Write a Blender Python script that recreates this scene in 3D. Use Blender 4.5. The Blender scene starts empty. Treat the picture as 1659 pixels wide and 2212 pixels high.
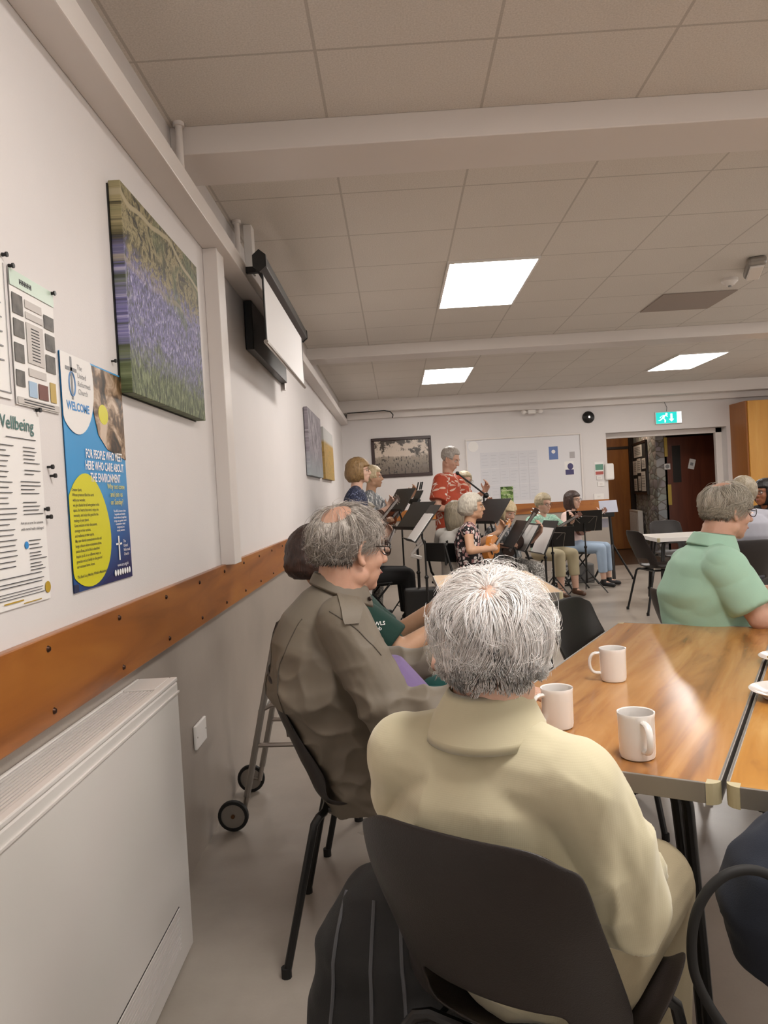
import bpy, bmesh, math, random
from math import sin, cos, pi, radians
from mathutils import Vector, Matrix, noise
V = Vector
random.seed(7)
SC = bpy.context.scene
COL = SC.collection

# ------------------------------------------------------------------ camera
FPX, IW, IH = 1648.0, 1659, 2212
CAM = V((0.806, 0.0, 1.314)); YAW, PITCH, ROLL = 0.0173, -0.0206, -0.0562
_f = V((-sin(YAW)*cos(PITCH), cos(YAW)*cos(PITCH), sin(PITCH)))
_r0 = V((cos(YAW), sin(YAW), 0)); _u0 = _r0.cross(_f)
CR = cos(ROLL)*_r0 + sin(ROLL)*_u0; CU = -sin(ROLL)*_r0 + cos(ROLL)*_u0
cam_d = bpy.data.cameras.new('camera'); cam = bpy.data.objects.new('camera', cam_d); COL.objects.link(cam)
M = Matrix.Identity(4)
for i in range(3):
    M[i][0] = CR[i]; M[i][1] = CU[i]; M[i][2] = -_f[i]; M[i][3] = CAM[i]
cam.matrix_world = M
cam_d.sensor_fit = 'VERTICAL'; cam_d.sensor_height = 24.0; cam_d.lens = FPX/IH*24.0
cam_d.clip_start = 0.02; cam_d.clip_end = 60
SC.camera = cam

# ------------------------------------------------------------------ world, light levels, exposure
PANEL_W = 24.0          # emission of the ceiling light panels
SC.view_settings.view_transform = 'Standard'; SC.view_settings.look = 'None'
SC.view_settings.exposure = 0.0; SC.view_settings.gamma = 1.0
SC.view_settings.use_curve_mapping = False
wd = bpy.data.worlds.new('world'); SC.world = wd; wd.use_nodes = True
wd.node_tree.nodes['Background'].inputs[0].default_value = (0.9, 0.85, 0.8, 1)
wd.node_tree.nodes['Background'].inputs[1].default_value = 2.8   # soft fill through unseen windows added in the right and near walls

# a real-world ray through an image point, met with a plane: used to read positions off the photograph
def _ray(px, py): return _f + CR*((px-IW/2)/FPX) - CU*((py-IH/2)/FPX)
def atY(px, py, y): d = _ray(px, py); return CAM + d*(y/d.y)
def atX(px, py, x): d = _ray(px, py); return CAM + d*((x-CAM.x)/d.x)
def atZ(px, py, z): d = _ray(px, py); return CAM + d*((z-CAM.z)/d.z)

# ------------------------------------------------------------------ materials
def lin(c):
    if isinstance(c, str):
        c = [int(c[i:i+2], 16)/255 for i in (0, 2, 4)]
    return tuple((x/12.92 if x <= 0.04045 else ((x+0.055)/1.055)**2.4) for x in c) + (1,)
class NT:
    def __init__(s, name):
        s.m = bpy.data.materials.new(name); s.m.use_nodes = True
        s.t = s.m.node_tree; s.b = s.t.nodes['Principled BSDF']
    def n(s, typ, **kw):
        nd = s.t.nodes.new(typ)
        for k, v in kw.items():
            if k.startswith('i_'):
                key = k[2:]; key = int(key) if key.isdigit() else key.replace('_', ' ')
                nd.inputs[key].default_value = v
            else: setattr(nd, k, v)
        return nd
    def l(s, a, b): s.t.links.new(a, b)
    def ramp(s, fac, stops, interp='LINEAR'):
        r = s.n('ShaderNodeValToRGB'); r.color_ramp.interpolation = interp
        e = r.color_ramp.elements
        while len(e) < len(stops): e.new(0.5)
        for k, (p, c) in enumerate(stops): e[k].position = p; e[k].color = lin(c)
        s.l(fac, r.inputs[0]); return r.outputs[0]
    def mix(s, f, a, b):
        m = s.n('ShaderNodeMix', data_type='RGBA')
        if isinstance(f, (int, float)): m.inputs[0].default_value = f
        else: s.l(f, m.inputs[0])
        for v, i in ((a, 6), (b, 7)):
            if isinstance(v, (str, tuple, list)): m.inputs[i].default_value = lin(v)
            else: s.l(v, m.inputs[i])
        return m.outputs[2]
    def math(s, op, a, b=None):
        m = s.n('ShaderNodeMath', operation=op)
        for v, i in ((a, 0), (b, 1)):
            if v is None: continue
            if isinstance(v, (int, float)): m.inputs[i].default_value = v
            else: s.l(v, m.inputs[i])
        return m.outputs[0]
    def coord(s, scale=(1, 1, 1), rot=(0, 0, 0), which='Object'):
        tc = s.n('ShaderNodeTexCoord'); mp = s.n('ShaderNodeMapping')
        mp.inputs['Scale'].default_value = scale; mp.inputs['Rotation'].default_value = rot
        s.l(tc.outputs[which], mp.inputs[0]); return mp.outputs[0]
    def noise(s, vec, scale, detail=4, rough=.5, dist=0):
        n_ = s.n('ShaderNodeTexNoise'); s.l(vec, n_.inputs['Vector'])
        n_.inputs['Scale'].default_value = scale; n_.inputs['Detail'].default_value = detail
        n_.inputs['Roughness'].default_value = rough; n_.inputs['Distortion'].default_value = dist
        return n_.outputs['Fac']
    def bump(s, h, strength=.2, dist=.01):
        b = s.n('ShaderNodeBump'); b.inputs['Strength'].default_value = strength; b.inputs['Distance'].default_value = dist
        s.l(h, b.inputs['Height']); s.l(b.outputs[0], s.b.inputs['Normal'])
MATS = {}
def mat(name, col, rough=.6, metal=0, var=0, vscale=8, bump=0, bscale=60, spec=None, sss=0, emit=None, es=1, coat=0, bdist=.004):
    if name in MATS: return MATS[name]
    t = NT(name); b = t.b
    b.inputs['Base Color'].default_value = lin(col); b.inputs['Roughness'].default_value = rough
    b.inputs['Metallic'].default_value = metal
    if spec is not None: b.inputs['Specular IOR Level'].default_value = spec
    if coat: b.inputs['Coat Weight'].default_value = coat; b.inputs['Coat Roughness'].default_value = .15
    if sss:
        b.inputs['Subsurface Weight'].default_value = sss; b.inputs['Subsurface Radius'].default_value = (.012, .005, .003)
        b.inputs['Subsurface Scale'].default_value = .6
    if emit: b.inputs['Emission Color'].default_value = lin(emit); b.inputs['Emission Strength'].default_value = es
    if var or bump:
        c = t.coord()
    if var:
        f = t.noise(c, vscale, 5)
        c0 = lin(col); k = 1-var; k2 = 1+var*.6
        r = t.n('ShaderNodeValToRGB'); r.color_ramp.elements[0].position = .3; r.color_ramp.elements[1].position = .7
        r.color_ramp.elements[0].color = (c0[0]*k, c0[1]*k, c0[2]*k, 1)
        r.color_ramp.elements[1].color = (min(1, c0[0]*k2), min(1, c0[1]*k2), min(1, c0[2]*k2), 1)
        t.l(f, r.inputs[0]); t.l(r.outputs[0], b.inputs['Base Color'])
    if bump: t.bump(t.noise(c, bscale, 3), bump, bdist)
    MATS[name] = t.m; return t.m

def wood_mat(name, dark, mid, light, axis='Y', scale=1.0, rough=.35, rot=0, bandw=7):
    t = NT(name)
    sc = {'Y': (1, .12, 1), 'X': (.12, 1, 1), 'Z': (1, 1, .12)}[axis]
    c = t.coord(tuple(scale*k for k in sc), (0, 0, rot))
    n1 = t.noise(c, bandw, 4, .55, .9)
    w = t.n('ShaderNodeTexWave', wave_type='BANDS', bands_direction={'Y': 'X', 'X': 'Y', 'Z': 'X'}[axis])
    t.l(c, w.inputs[0]); w.inputs['Scale'].default_value = 5; w.inputs['Distortion'].default_value = 9; w.inputs['Detail'].default_value = 3; w.inputs['Detail Scale'].default_value = 1.2
    col = t.ramp(n1, [(.33, dark), (.48, mid), (.66, light)])
    col = t.mix(t.math('MULTIPLY', w.outputs['Fac'], .30), col, mid)
    c2 = t.coord(tuple(scale*k for k in {'Y': (1, .3, 1), 'X': (.3, 1, 1), 'Z': (1, 1, .3)}[axis]))
    kn = t.noise(c2, 7, 3, .6, 1.2)
    col = t.mix(t.ramp(kn, [(.60, '000000'), (.72, 'AAAAAA')]), col, dark)
    fine = t.noise(c, 60, 3, .6)
    col = t.mix(t.math('MULTIPLY', fine, .18), col, dark)
    t.l(col, t.b.inputs['Base Color']); t.b.inputs['Roughness'].default_value = rough
    t.bump(fine, .05, .002)
    MATS[name] = t.m; return t.m

M_wall = mat('wall paint white', 'D7D2D0', .55, bump=.12, bscale=180, var=.02, vscale=3)
M_wall_low = mat('wall paint grey beige', '9E948A', .38, bump=.1, bscale=150, var=.10, vscale=2.5)
M_white = mat('white gloss paint', 'D9D2CD', .4, bump=.03, bscale=50)
M_whiteplastic = mat('white plastic', 'E2DEDA', .35)
M_radiator = mat('white enamel', 'D2CDC8', .35, bump=.02, bscale=9)
M_black = mat('black painted metal', '0E0D0D', .38)
M_blackplastic = mat('black plastic', '141312', .42, bump=.15, bscale=300)
M_brownplastic = mat('brown black moulded plastic', '201917', .42, bump=.25, bscale=420, var=.2, vscale=6, bdist=.002)
M_steel = mat('brushed steel', 'A9A39D', .32, 1.0, bump=.05, bscale=90)
M_alu = mat('grey aluminium', '9C9791', .42, .75, bump=.05, bscale=90)
M_chrome = mat('chrome', 'D0CCC8', .15, 1.0)
M_rubber = mat('black rubber', '121110', .7)
M_ceramic = mat('white glazed ceramic', 'E6E2DE', .12, coat=.5)
M_cream = mat('cream plastic', 'BDB392', .45)
M_paper = mat('white paper', 'E4E1DE', .55)
M_ink = mat('dark print', '35363A', .6)
M_inkgrey = mat('grey print', '8C8C8E', .6)
M_rail = wood_mat('varnished orange wood', '6E3F19', '985C28', 'AF7234', 'Y', 1.0, .3)
M_railx = wood_mat('varnished orange wood across', '7A4316', 'A5652A', 'B87A38', 'X', 1.0, .35)
M_table = wood_mat('table laminate', '8A5A2E', 'B88146', 'CC9A5E', 'Y', 1.6, .2, 0, 6)
M_tablepale = wood_mat('pale table laminate', 'B79672', 'CFB08C', 'DCC2A0', 'Y', 1.4, .25)
M_doororange = wood_mat('orange door veneer', '7A481C', '8C5826', '9A642C', 'Z', .8, .4)
M_doorred = wood_mat('red brown door veneer', '4E2415', '5E2E1C', '683522', 'Z', .8, .38)
M_lockeryellow = wood_mat('yellow cupboard veneer', 'B8812E', 'C58D38', 'CC9844', 'Z', .7, .35)
M_lockerside = wood_mat('brown cupboard side', '8A5420', '955C26', 'A0662C', 'Z', .7, .4)
M_glass = mat('dark glass', '3A3836', .08)

def ceiling_material():
    t = NT('ceiling tiles')
    geo = t.n('ShaderNodeNewGeometry'); sx = t.n('ShaderNodeSeparateXYZ'); t.l(geo.outputs['Position'], sx.inputs[0])
    def line(sock, off):
        a = t.math('MODULO', t.math('ADD', t.math('SUBTRACT', sock, off), 60.0), .6)
        d = t.math('MINIMUM', a, t.math('SUBTRACT', .6, a))
        return t.math('LESS_THAN', d, .0055)
    lx = line(sx.outputs[0], .6185); ly = line(sx.outputs[1], 3.7532)
    g = t.math('MAXIMUM', lx, ly)
    c = t.coord((1, 1, 1)); n1 = t.noise(c, 160, 3, .7); n2 = t.noise(c, 1.1, 2)
    base = t.ramp(n1, [(.3, 'CBC5BD'), (.65, 'E4DED7')])
    base = t.mix(t.math('MULTIPLY', n2, .25), base, 'A8A098')
    col = t.mix(t.math('MULTIPLY', g, .45), base, '8F877F')
    t.l(col, t.b.inputs['Base Color']); t.b.inputs['Roughness'].default_value = .85
    h = t.math('SUBTRACT', t.math('MULTIPLY', n1, .4), t.math('MULTIPLY', g, 1.0))
    t.bump(h, .35, .006)
    return t.m
M_ceil = ceiling_material()

def floor_material():
    t = NT('vinyl floor')
    c = t.coord(); n1 = t.noise(c, 2.2, 4, .55); n2 = t.noise(c, 90, 3, .7)
    col = t.ramp(n1, [(.3, '948B81'), (.7, 'ADA49A')])
    col = t.mix(t.math('MULTIPLY', n2, .2), col, '867C72')
    t.l(col, t.b.inputs['Base Color'])
    r = t.math('ADD', t.math('MULTIPLY', n1, .18), .22); t.l(r, t.b.inputs['Roughness'])
    t.bump(n2, .06, .003)
    return t.m
M_floor = floor_material()

def stone_material():
    t = NT('rubble stone'); c = t.coord((4, 4, 7))
    v = t.n('ShaderNodeTexVoronoi', feature='F1'); t.l(c, v.inputs['Vector']); v.inputs['Scale'].default_value = 1.3
    v2 = t.n('ShaderNodeTexVoronoi', feature='DISTANCE_TO_EDGE'); t.l(c, v2.inputs['Vector']); v2.inputs['Scale'].default_value = 1.3
    col = t.mix(.6, v.outputs['Color'], '8A7A62'); 
    hs = t.n('ShaderNodeHueSaturation'); hs.inputs['Saturation'].default_value = .16; hs.inputs['Value'].default_value = .85; t.l(col, hs.inputs['Color'])
    col = t.mix(t.ramp(v2.outputs['Distance'], [(.0, 'FFFFFF'), (.09, '000000')]), hs.outputs[0], '6E665C')
    t.l(col, t.b.inputs['Base Color']); t.b.inputs['Roughness'].default_value = .9
    t.bump(v2.outputs['Distance'], .6, .03); return t.m
M_stone = stone_material()
def plank_floor():
    t = NT('dark wood floor'); c = t.coord((1, 6, 1)); n = t.noise(c, 3, 4)
    t.l(t.ramp(n, [(.3, '3A2A20'), (.7, '553E2E')]), t.b.inputs['Base Color']); t.b.inputs['Roughness'].default_value = .35; return t.m
M_lobbyfloor = plank_floor()

# skin, hair, cloth
def skin(name, c, red='B0705C'):
    if name in MATS: return MATS[name]
    t = NT(name); co = t.coord(); n = t.noise(co, 14, 4, .6); f = t.noise(co, 220, 2, .6)
    col = t.mix(t.ramp(n, [(.4, '000000'), (.75, '999999')]), c, red)
    t.l(col, t.b.inputs['Base Color']); t.b.inputs['Roughness'].default_value = .5
    t.b.inputs['Subsurface Weight'].default_value = .12; t.b.inputs['Subsurface Radius'].default_value = (.012, .005, .003); t.b.inputs['Subsurface Scale'].default_value = .5
    t.bump(f, .12, .002)
    MATS[name] = t.m; return t.m
S_fair = skin('fair skin', 'D2AC97', 'BC8A78'); S_red = skin('ruddy skin', 'C79D87', 'B27E6A'); S_tan = skin('tanned skin', 'C49A7C', 'AE7E64'); S_brown = skin('brown skin', '8A5638', '74422A')
def hairmat(name, a, b, rough=.45, sc=(60, 60, 6)):
    if name in MATS: return MATS[name]
    t = NT(name); c = t.coord(sc); n = t.noise(c, 2.2, 4, .6, .6)
    t.l(t.ramp(n, [(.3, a), (.7, b)]), t.b.inputs['Base Color']); t.b.inputs['Roughness'].default_value = rough
    t.bump(n, .6, .006)
    MATS[name] = t.m; return t.m
H_white = hairmat('white hair', 'CFC6BF', 'F0EAE4'); H_grey = hairmat('grey hair', '857E77', 'C2BAB1'); H_silver = hairmat('silver hair', '9F978B', 'D6CFC0')
H_blond = hairmat('pale blond hair', 'B9A27C', 'E2D2AE'); H_bob = hairmat('light brown hair', '6B5233', '9C7D52'); H_ash = hairmat('ash brown hair', '6E6352', '9D917C')
H_dark = hairmat('dark brown hair', '241A17', '4A332B'); H_black = hairmat('black hair', '0B0909', '1D1816'); H_sand = hairmat('sandy grey hair', '8C7E66', 'C4B798')
def strandmat(name, cols, rough=.4):
    t = NT(name)
    at = t.n('ShaderNodeAttribute'); at.attribute_name = 'tone'
    t.l(t.ramp(at.outputs['Fac'], cols), t.b.inputs['Base Color']); t.b.inputs['Roughness'].default_value = rough
    t.b.inputs['Subsurface Weight'].default_value = 0
    return t.m
def pattern_cloth(name, base, cols, scale, thr=.45, stretch=(1, 1, 1), leaf=False):
    t = NT(name); c = t.coord(stretch)
    n = t.n('ShaderNodeTexNoise'); t.l(c, n.inputs['Vector']); n.inputs['Scale'].default_value = scale*.5; n.inputs['Distortion'].default_value = 2
    va = t.n('ShaderNodeVectorMath', operation='MULTIPLY_ADD'); t.l(n.outputs['Color'], va.inputs[0]); va.inputs[1].default_value = (.5/scale*2,)*3; t.l(c, va.inputs[2])
    v = t.n('ShaderNodeTexVoronoi'); t.l(va.outputs[0] if not leaf else c, v.inputs['Vector']); v.inputs['Scale'].default_value = scale
    sep = t.n('ShaderNodeSeparateColor'); t.l(v.outputs['Color'], sep.inputs[0])
    pick = t.ramp(sep.outputs[0], [(i/len(cols), k) for i, k in enumerate(cols)], 'CONSTANT')
    if leaf:
        # radiating leaf fingers round each cell centre
        sub = t.n('ShaderNodeVectorMath', operation='SUBTRACT'); 
        sc = t.n('ShaderNodeVectorMath', operation='SCALE'); t.l(c, sc.inputs[0]); sc.inputs[3].default_value = scale
        sc2 = t.n('ShaderNodeVectorMath', operation='SCALE'); t.l(v.outputs['Position'], sc2.inputs[0]); sc2.inputs[3].default_value = 1
        t.l(c, sub.inputs[0]); t.l(sc2.outputs[0], sub.inputs[1])
        s2 = t.n('ShaderNodeSeparateXYZ'); t.l(sub.outputs[0], s2.inputs[0])
        xy = t.math('ADD', s2.outputs[0], s2.outputs[1])
        ang = t.math('ARCTAN2', s2.outputs[2], xy)
        w = t.math('SINE', t.math('MULTIPLY', ang, 6))
        d = t.math('MULTIPLY', v.outputs['Distance'], 1.45)
        f = t.math('GREATER_THAN', t.math('SUBTRACT', w, t.math('MULTIPLY', d, 1.9)), -.85)
        col = t.mix(f, base, pick)
    else:
        f = t.math('LESS_THAN', v.outputs['Distance'], thr)
        col = t.mix(f, base, pick)
    t.l(col, t.b.inputs['Base Color']); t.b.inputs['Roughness'].default_value = .8
    return t.m
C_hawaii = pattern_cloth('red shirt with white leaves', 'B54A30', ['EADFD6', 'E3D3C8', 'D8B8A6'], 9.5, leaf=True)
C_floral = pattern_cloth('black top with pink and white flowers', '1F1B1E', ['D9C6C4', 'C89A98', 'E6DEDA', '9C7474'], 30, .5)
C_greypat = pattern_cloth('grey patterned top', '7E8286', ['C9CCCC', '5E6468', 'E0E0DE'], 55, .45, (1, 1, .3))
C_greyskirt = pattern_cloth('grey speckled trousers', '8C8984', ['C4C1BC', '5E5C5A'], 90, .5)
C_navypat = pattern_cloth('navy patterned top', '1C2138', ['4A5270', '2A3150', '6A7088'], 70, .4)
C_mint = pattern_cloth('mint speckled top', '9CC9B4', ['C8E2D4', '86B8A2', 'B4D6C6'], 50, .45)
def cloth(name, c, rough=.85, var=.06, bump=.25, bs=500): return mat(name, c, rough, var=var, vscale=5, bump=bump, bscale=bs, bdist=.002)
C_card = None
def knit():
    t = NT('cream knitted cardigan'); c = t.coord((1, 1, 1))
    w = t.n('ShaderNodeTexWave', wave_type='BANDS', bands_direction='X'); t.l(c, w.inputs[0]); w.inputs['Scale'].default_value = 130; w.inputs['Distortion'].default_value = .6
    w2 = t.n('ShaderNodeTexWave', wave_type='BANDS', bands_direction='Z'); t.l(c, w2.inputs[0]); w2.inputs['Scale'].default_value = 110; w2.inputs['Distortion'].default_value = .6
    n = t.noise(c, 4, 4)
    t.l(t.ramp(n, [(.3, 'C3BA9A'), (.7, 'D0C8AA')]), t.b.inputs['Base Color'])
    t.b.inputs['Roughness'].default_value = .9; t.b.inputs['Sheen Weight'].default_value = .25
    t.bump(t.math('ADD', w.outputs['Fac'], w2.outputs['Fac']), .05, .0012); return t.m
C_card = knit()
C_khaki = mat('khaki cotton twill', '70675A', .6, var=.08, vscale=6, bump=.15, bscale=700, bdist=.001)
C_mintshirt = cloth('mint green cotton', 'A0C6B0', .75)
C_purple = cloth('purple cotton', '77648F')
C_darkgreen = cloth('dark green polo cloth', '12372F')
C_teal = cloth('teal cloth', '14504C')
C_beige = cloth('beige cotton', 'A79A7E', .8)
C_khakitr = cloth('pale khaki trousers', 'B2A78A', .8)
C_whitetr = cloth('white trousers', 'D6D0CB', .8)
C_blacktr = cloth('black trousers', '141314', .8)
C_whitetop = cloth('white top', 'D2CDC6', .8)
C_pinktop = cloth('white and pink top', 'DFC6BE', .8)
C_jeans = cloth('pale blue jeans', '9DB0C6', .8, .15)
C_navy = cloth('dark navy denim', '1B2230', .8, .15)
C_grey = cloth('grey shirt cloth', '9A9AA3', .8)
C_blacktop = cloth('black cloth', '171617', .8)
C_shoe = mat('brown leather', '5A4030', .45); C_shoeblk = mat('black shoe', '121112', .5)

# ------------------------------------------------------------------ mesh builder
class MB:
    def __init__(s): s.v = []; s.f = []; s.m = []; s.mi = 0
    def add(s, vs, fs, mi=None):
        o = len(s.v); s.v += [tuple(v) for v in vs]; s.f += [tuple(i+o for i in f) for f in fs]; s.m += [s.mi if mi is None else mi]*len(fs); return s
    def box(s, c, d, R=None, mi=None):
        c = V(c); vs = []
        for x in (-.5, .5):
            for y in (-.5, .5):
                for z in (-.5, .5):
                    p = V((x*d[0], y*d[1], z*d[2])); p = R @ p if R else p; vs.append(c+p)
        return s.add(vs, [(0, 1, 3, 2), (4, 6, 7, 5), (0, 4, 5, 1), (2, 3, 7, 6), (0, 2, 6, 4), (1, 5, 7, 3)], mi)
    def bb(s, a, b, mi=None): a = V(a); b = V(b); return s.box((a+b)/2, [abs(k) for k in (b-a)], None, mi)
    def frame(s, t):
        t = V(t).normalized(); a = V((0, 0, 1)) if abs(t.z) < .9 else V((1, 0, 0))
        x = t.cross(a).normalized(); return x, x.cross(t).normalized(), t
    def rings(s, rs, cap=True, mi=None, closed=True):
        n = len(rs[0]); vs = [p for r in rs for p in r]; fs = []
        for i in range(len(rs)-1):
            for j in range(n if closed else n-1):
                k = (j+1) % n; fs.append((i*n+j, i*n+k, (i+1)*n+k, (i+1)*n+j))
        if cap: fs.append(tuple(reversed(range(n)))); fs.append(tuple((len(rs)-1)*n+j for j in range(n)))
        return s.add(vs, fs, mi)
    def cone(s, p, q, r0, r1=None, n=16, mi=None):
        p = V(p); q = V(q); r1 = r0 if r1 is None else r1; x, y, t = s.frame(q-p)
        return s.rings([[c+x*(r*cos(2*pi*k/n))+y*(-r*sin(2*pi*k/n)) for k in range(n)][::-1] for c, r in ((p, r0), (q, r1))], True, mi)
    def tube(s, path, r, n=8, mi=None):
        path = [V(p) for p in path]; rs = []; px = None
        for i, p in enumerate(path):
            t = (path[min(i+1, len(path)-1)]-path[max(i-1, 0)]).normalized()
            if px is None: x, y, _ = s.frame(t)
            else:
                x = (px-t*px.dot(t)).normalized(); y = x.cross(t).normalized()
            px = x; rr = r[i] if isinstance(r, (list, tuple)) else r
            rs.append([p+x*(rr*cos(2*pi*k/n))+y*(rr*sin(2*pi*k/n)) for k in range(n)])
        return s.rings(rs, True, mi)
    def capsule(s, p, q, r0, r1, n=14, h=5, mi=None, ov=(1, 1), xd=None):
        p = V(p); q = V(q); d = q-p; L = d.length
        if L < 1e-5: d = V((0, 0, 1)); L = 1e-5
        t = d/L; x, y, _ = s.frame(t)
        if xd is not None:
            x = (V(xd)-t*V(xd).dot(t)).normalized(); y = x.cross(t).normalized()
        rs = []
        for k in range(h+1):
            a = -pi/2+(pi/2)*k/h; rs.append((p+t*(r0*sin(a)), max(r0*cos(a), 1e-4)))
        for k in range(h+1):
            a = (pi/2)*k/h; rs.append((q+t*(r1*sin(a)), max(r1*cos(a), 1e-4)))
        return s.rings([[c+x*(ov[0]*r*cos(2*pi*k/n))+y*(ov[1]*r*sin(2*pi*k/n)) for k in range(n)] for c, r in rs], True, mi)
    def ell(s, c, r, R=None, n=18, m=12, mi=None):
        c = V(c); rs = []
        for i in range(m+1):
            a = -pi/2+pi*i/m; ca = max(cos(a), 1e-3)
            ring = []
            for k in range(n):
                p = V((r[0]*ca*cos(2*pi*k/n), r[1]*ca*sin(2*pi*k/n), r[2]*sin(a)))
                ring.append(c+(R @ p if R else p))
            rs.append(ring)
        return s.rings(rs, True, mi)
    def loft(s, secs, n=28, X=V((1, 0, 0)), mi=None, up=False, sq=2.0):
        # secs: (centre, rx, ry); sections square to the spine
        rs = []; cs = [V(a[0]) for a in secs]
        for i, (c, rx, ry) in enumerate(secs):
            t = (cs[min(i+1, len(cs)-1)]-cs[max(i-1, 0)]).normalized()
            if up: t = V((0, 0, 1))
            x = (X-t*X.dot(t)).normalized(); y = t.cross(x).normalized(); ring = []
            for k in range(n):
                a = 2*pi*k/n; ca, sa = cos(a), sin(a); e = 2/sq
                ring.append(cs[i]+x*(rx*math.copysign(abs(ca)**e, ca))+y*(ry*math.copysign(abs(sa)**e, sa)))
            rs.append(ring)
        return s.rings(rs, True, mi)
    def lathe(s, prof, c=(0, 0, 0), n=32, mi=None, axis=None):
        c = V(c); rs = [[c+V((r*cos(2*pi*k/n), r*sin(2*pi*k/n), z)) for k in range(n)] for r, z in prof]
        return s.rings(rs, True, mi)
    def prism(s, pts, z0, z1, T=None, mi=None):
        # pts: polygon (ccw) in local xy, extruded z0..z1, T maps local to world
        n = len(pts); T = T or Matrix.Identity(4)
        vs = [T @ V((p[0], p[1], z0)) for p in pts]+[T @ V((p[0], p[1], z1)) for p in pts]
        fs = [tuple(reversed(range(n))), tuple(range(n, 2*n))]+[(i, (i+1) % n, (i+1) % n+n, i+n) for i in range(n)]
        return s.add(vs, fs, mi)
    def text(s, txt, T, size=.05, bold=0, align='LEFT', mi=None, sx=1.0, depth=0):
        vs, fs = text_geo(txt, bold, align)
        return s.add([T @ V((v[0]*size*sx, v[1]*size, depth)) for v in vs], fs, mi)
    def mesh(s, name):
        me = bpy.data.meshes.new(name); me.from_pydata(s.v, [], s.f); me.update(); return me
    def build(s, name, mats, parent=None, smooth=35, bevel=0, sub=0, loc=None):
        me = s.mesh(name)
        if not isinstance(mats, (list, tuple)): mats = [mats]
        for m_ in mats: me.materials.append(m_)
        me.polygons.foreach_set('material_index', s.m)
        bm = bmesh.new(); bm.from_mesh(me); bmesh.ops.recalc_face_normals(bm, faces=bm.faces); bm.to_mesh(me); bm.free()
        if smooth:
            me.shade_smooth(); me.set_sharp_from_angle(angle=radians(smooth))
        o = bpy.data.objects.new(name, me); COL.objects.link(o)
        if parent: o.parent = parent
        if loc: o.location = loc
        if bevel:
            b = o.modifiers.new('bevel', 'BEVEL'); b.width = bevel; b.segments = 2; b.limit_method = 'ANGLE'; b.angle_limit = radians(40)
        if sub:
            m_ = o.modifiers.new('sub', 'SUBSURF'); m_.levels = sub; m_.render_levels = sub
        return o
_TX = {}
def text_geo(txt, bold, align):
    k = (txt, bold, align)
    if k in _TX: return _TX[k]
    cu = bpy.data.curves.new('lettering', 'FONT'); cu.body = txt; cu.size = 1; cu.offset = bold; cu.align_x = align; cu.resolution_u = 2
    o = bpy.data.objects.new('lettering', cu); COL.objects.link(o)
    bpy.context.view_layer.update()
    dg = bpy.context.evaluated_depsgraph_get(); me = bpy.data.meshes.new_from_object(o.evaluated_get(dg))
    r = ([tuple(v.co) for v in me.vertices], [tuple(p.vertices) for p in me.polygons])
    bpy.data.objects.remove(o); bpy.data.curves.remove(cu); bpy.data.meshes.remove(me)
    _TX[k] = r; return r

def tag(o, label=None, cat=None, group=None, kind=None):
    if label: o['label'] = label
    if cat: o['category'] = cat
    if group: o['group'] = group
    if kind: o['kind'] = kind
    return o
def empty(name, loc=(0, 0, 0), rz=0, label=None, cat=None, group=None, parent=None):
    o = bpy.data.objects.new(name, None); COL.objects.link(o); o.location = loc; o.rotation_euler = (0, 0, rz); o.empty_display_size = .05
    if parent: o.parent = parent
    return tag(o, label, cat, group)
def struct(o): o['kind'] = 'structure'; return o
KIDS = {}
def copy_tree(o, parent=None, loc=None, rz=None, label=None):
    c = o.copy(); COL.objects.link(c)
    if parent: c.parent = parent
    if loc is not None: c.location = loc
    if rz is not None: c.rotation_euler = (0, 0, rz)
    if label: c['label'] = label
    for ch in list(o.children): copy_tree(ch, c)
    return c
def remesh(mb, name, mats, parent, vox, smooth=3, disp=None, matfn=None, fac=.5):
    me = mb.mesh(name)
    o = bpy.data.objects.new(name, me); COL.objects.link(o)
    r = o.modifiers.new('r', 'REMESH'); r.mode = 'VOXEL'; r.voxel_size = vox; r.use_smooth_shade = True
    if smooth:
        sm = o.modifiers.new('s', 'SMOOTH'); sm.factor = fac; sm.iterations = smooth
    bpy.context.view_layer.update()
    dg = bpy.context.evaluated_depsgraph_get(); nm = bpy.data.meshes.new_from_object(o.evaluated_get(dg))
    bpy.data.objects.remove(o); bpy.data.meshes.remove(me)
    nm.name = name
    if disp:
        nm.update(); ns = [v.normal.copy() for v in nm.vertices]
        for v, n_ in zip(nm.vertices, ns): v.co += n_*disp(v.co, n_)
        nm.update()
    for m_ in (mats if isinstance(mats, (list, tuple)) else [mats]): nm.materials.append(m_)
    if matfn:
        for p in nm.polygons: p.material_index = matfn(p.center)
    nm.shade_smooth()
    o = bpy.data.objects.new(name, nm); COL.objects.link(o)
    if parent: o.parent = parent
    return o

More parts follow.
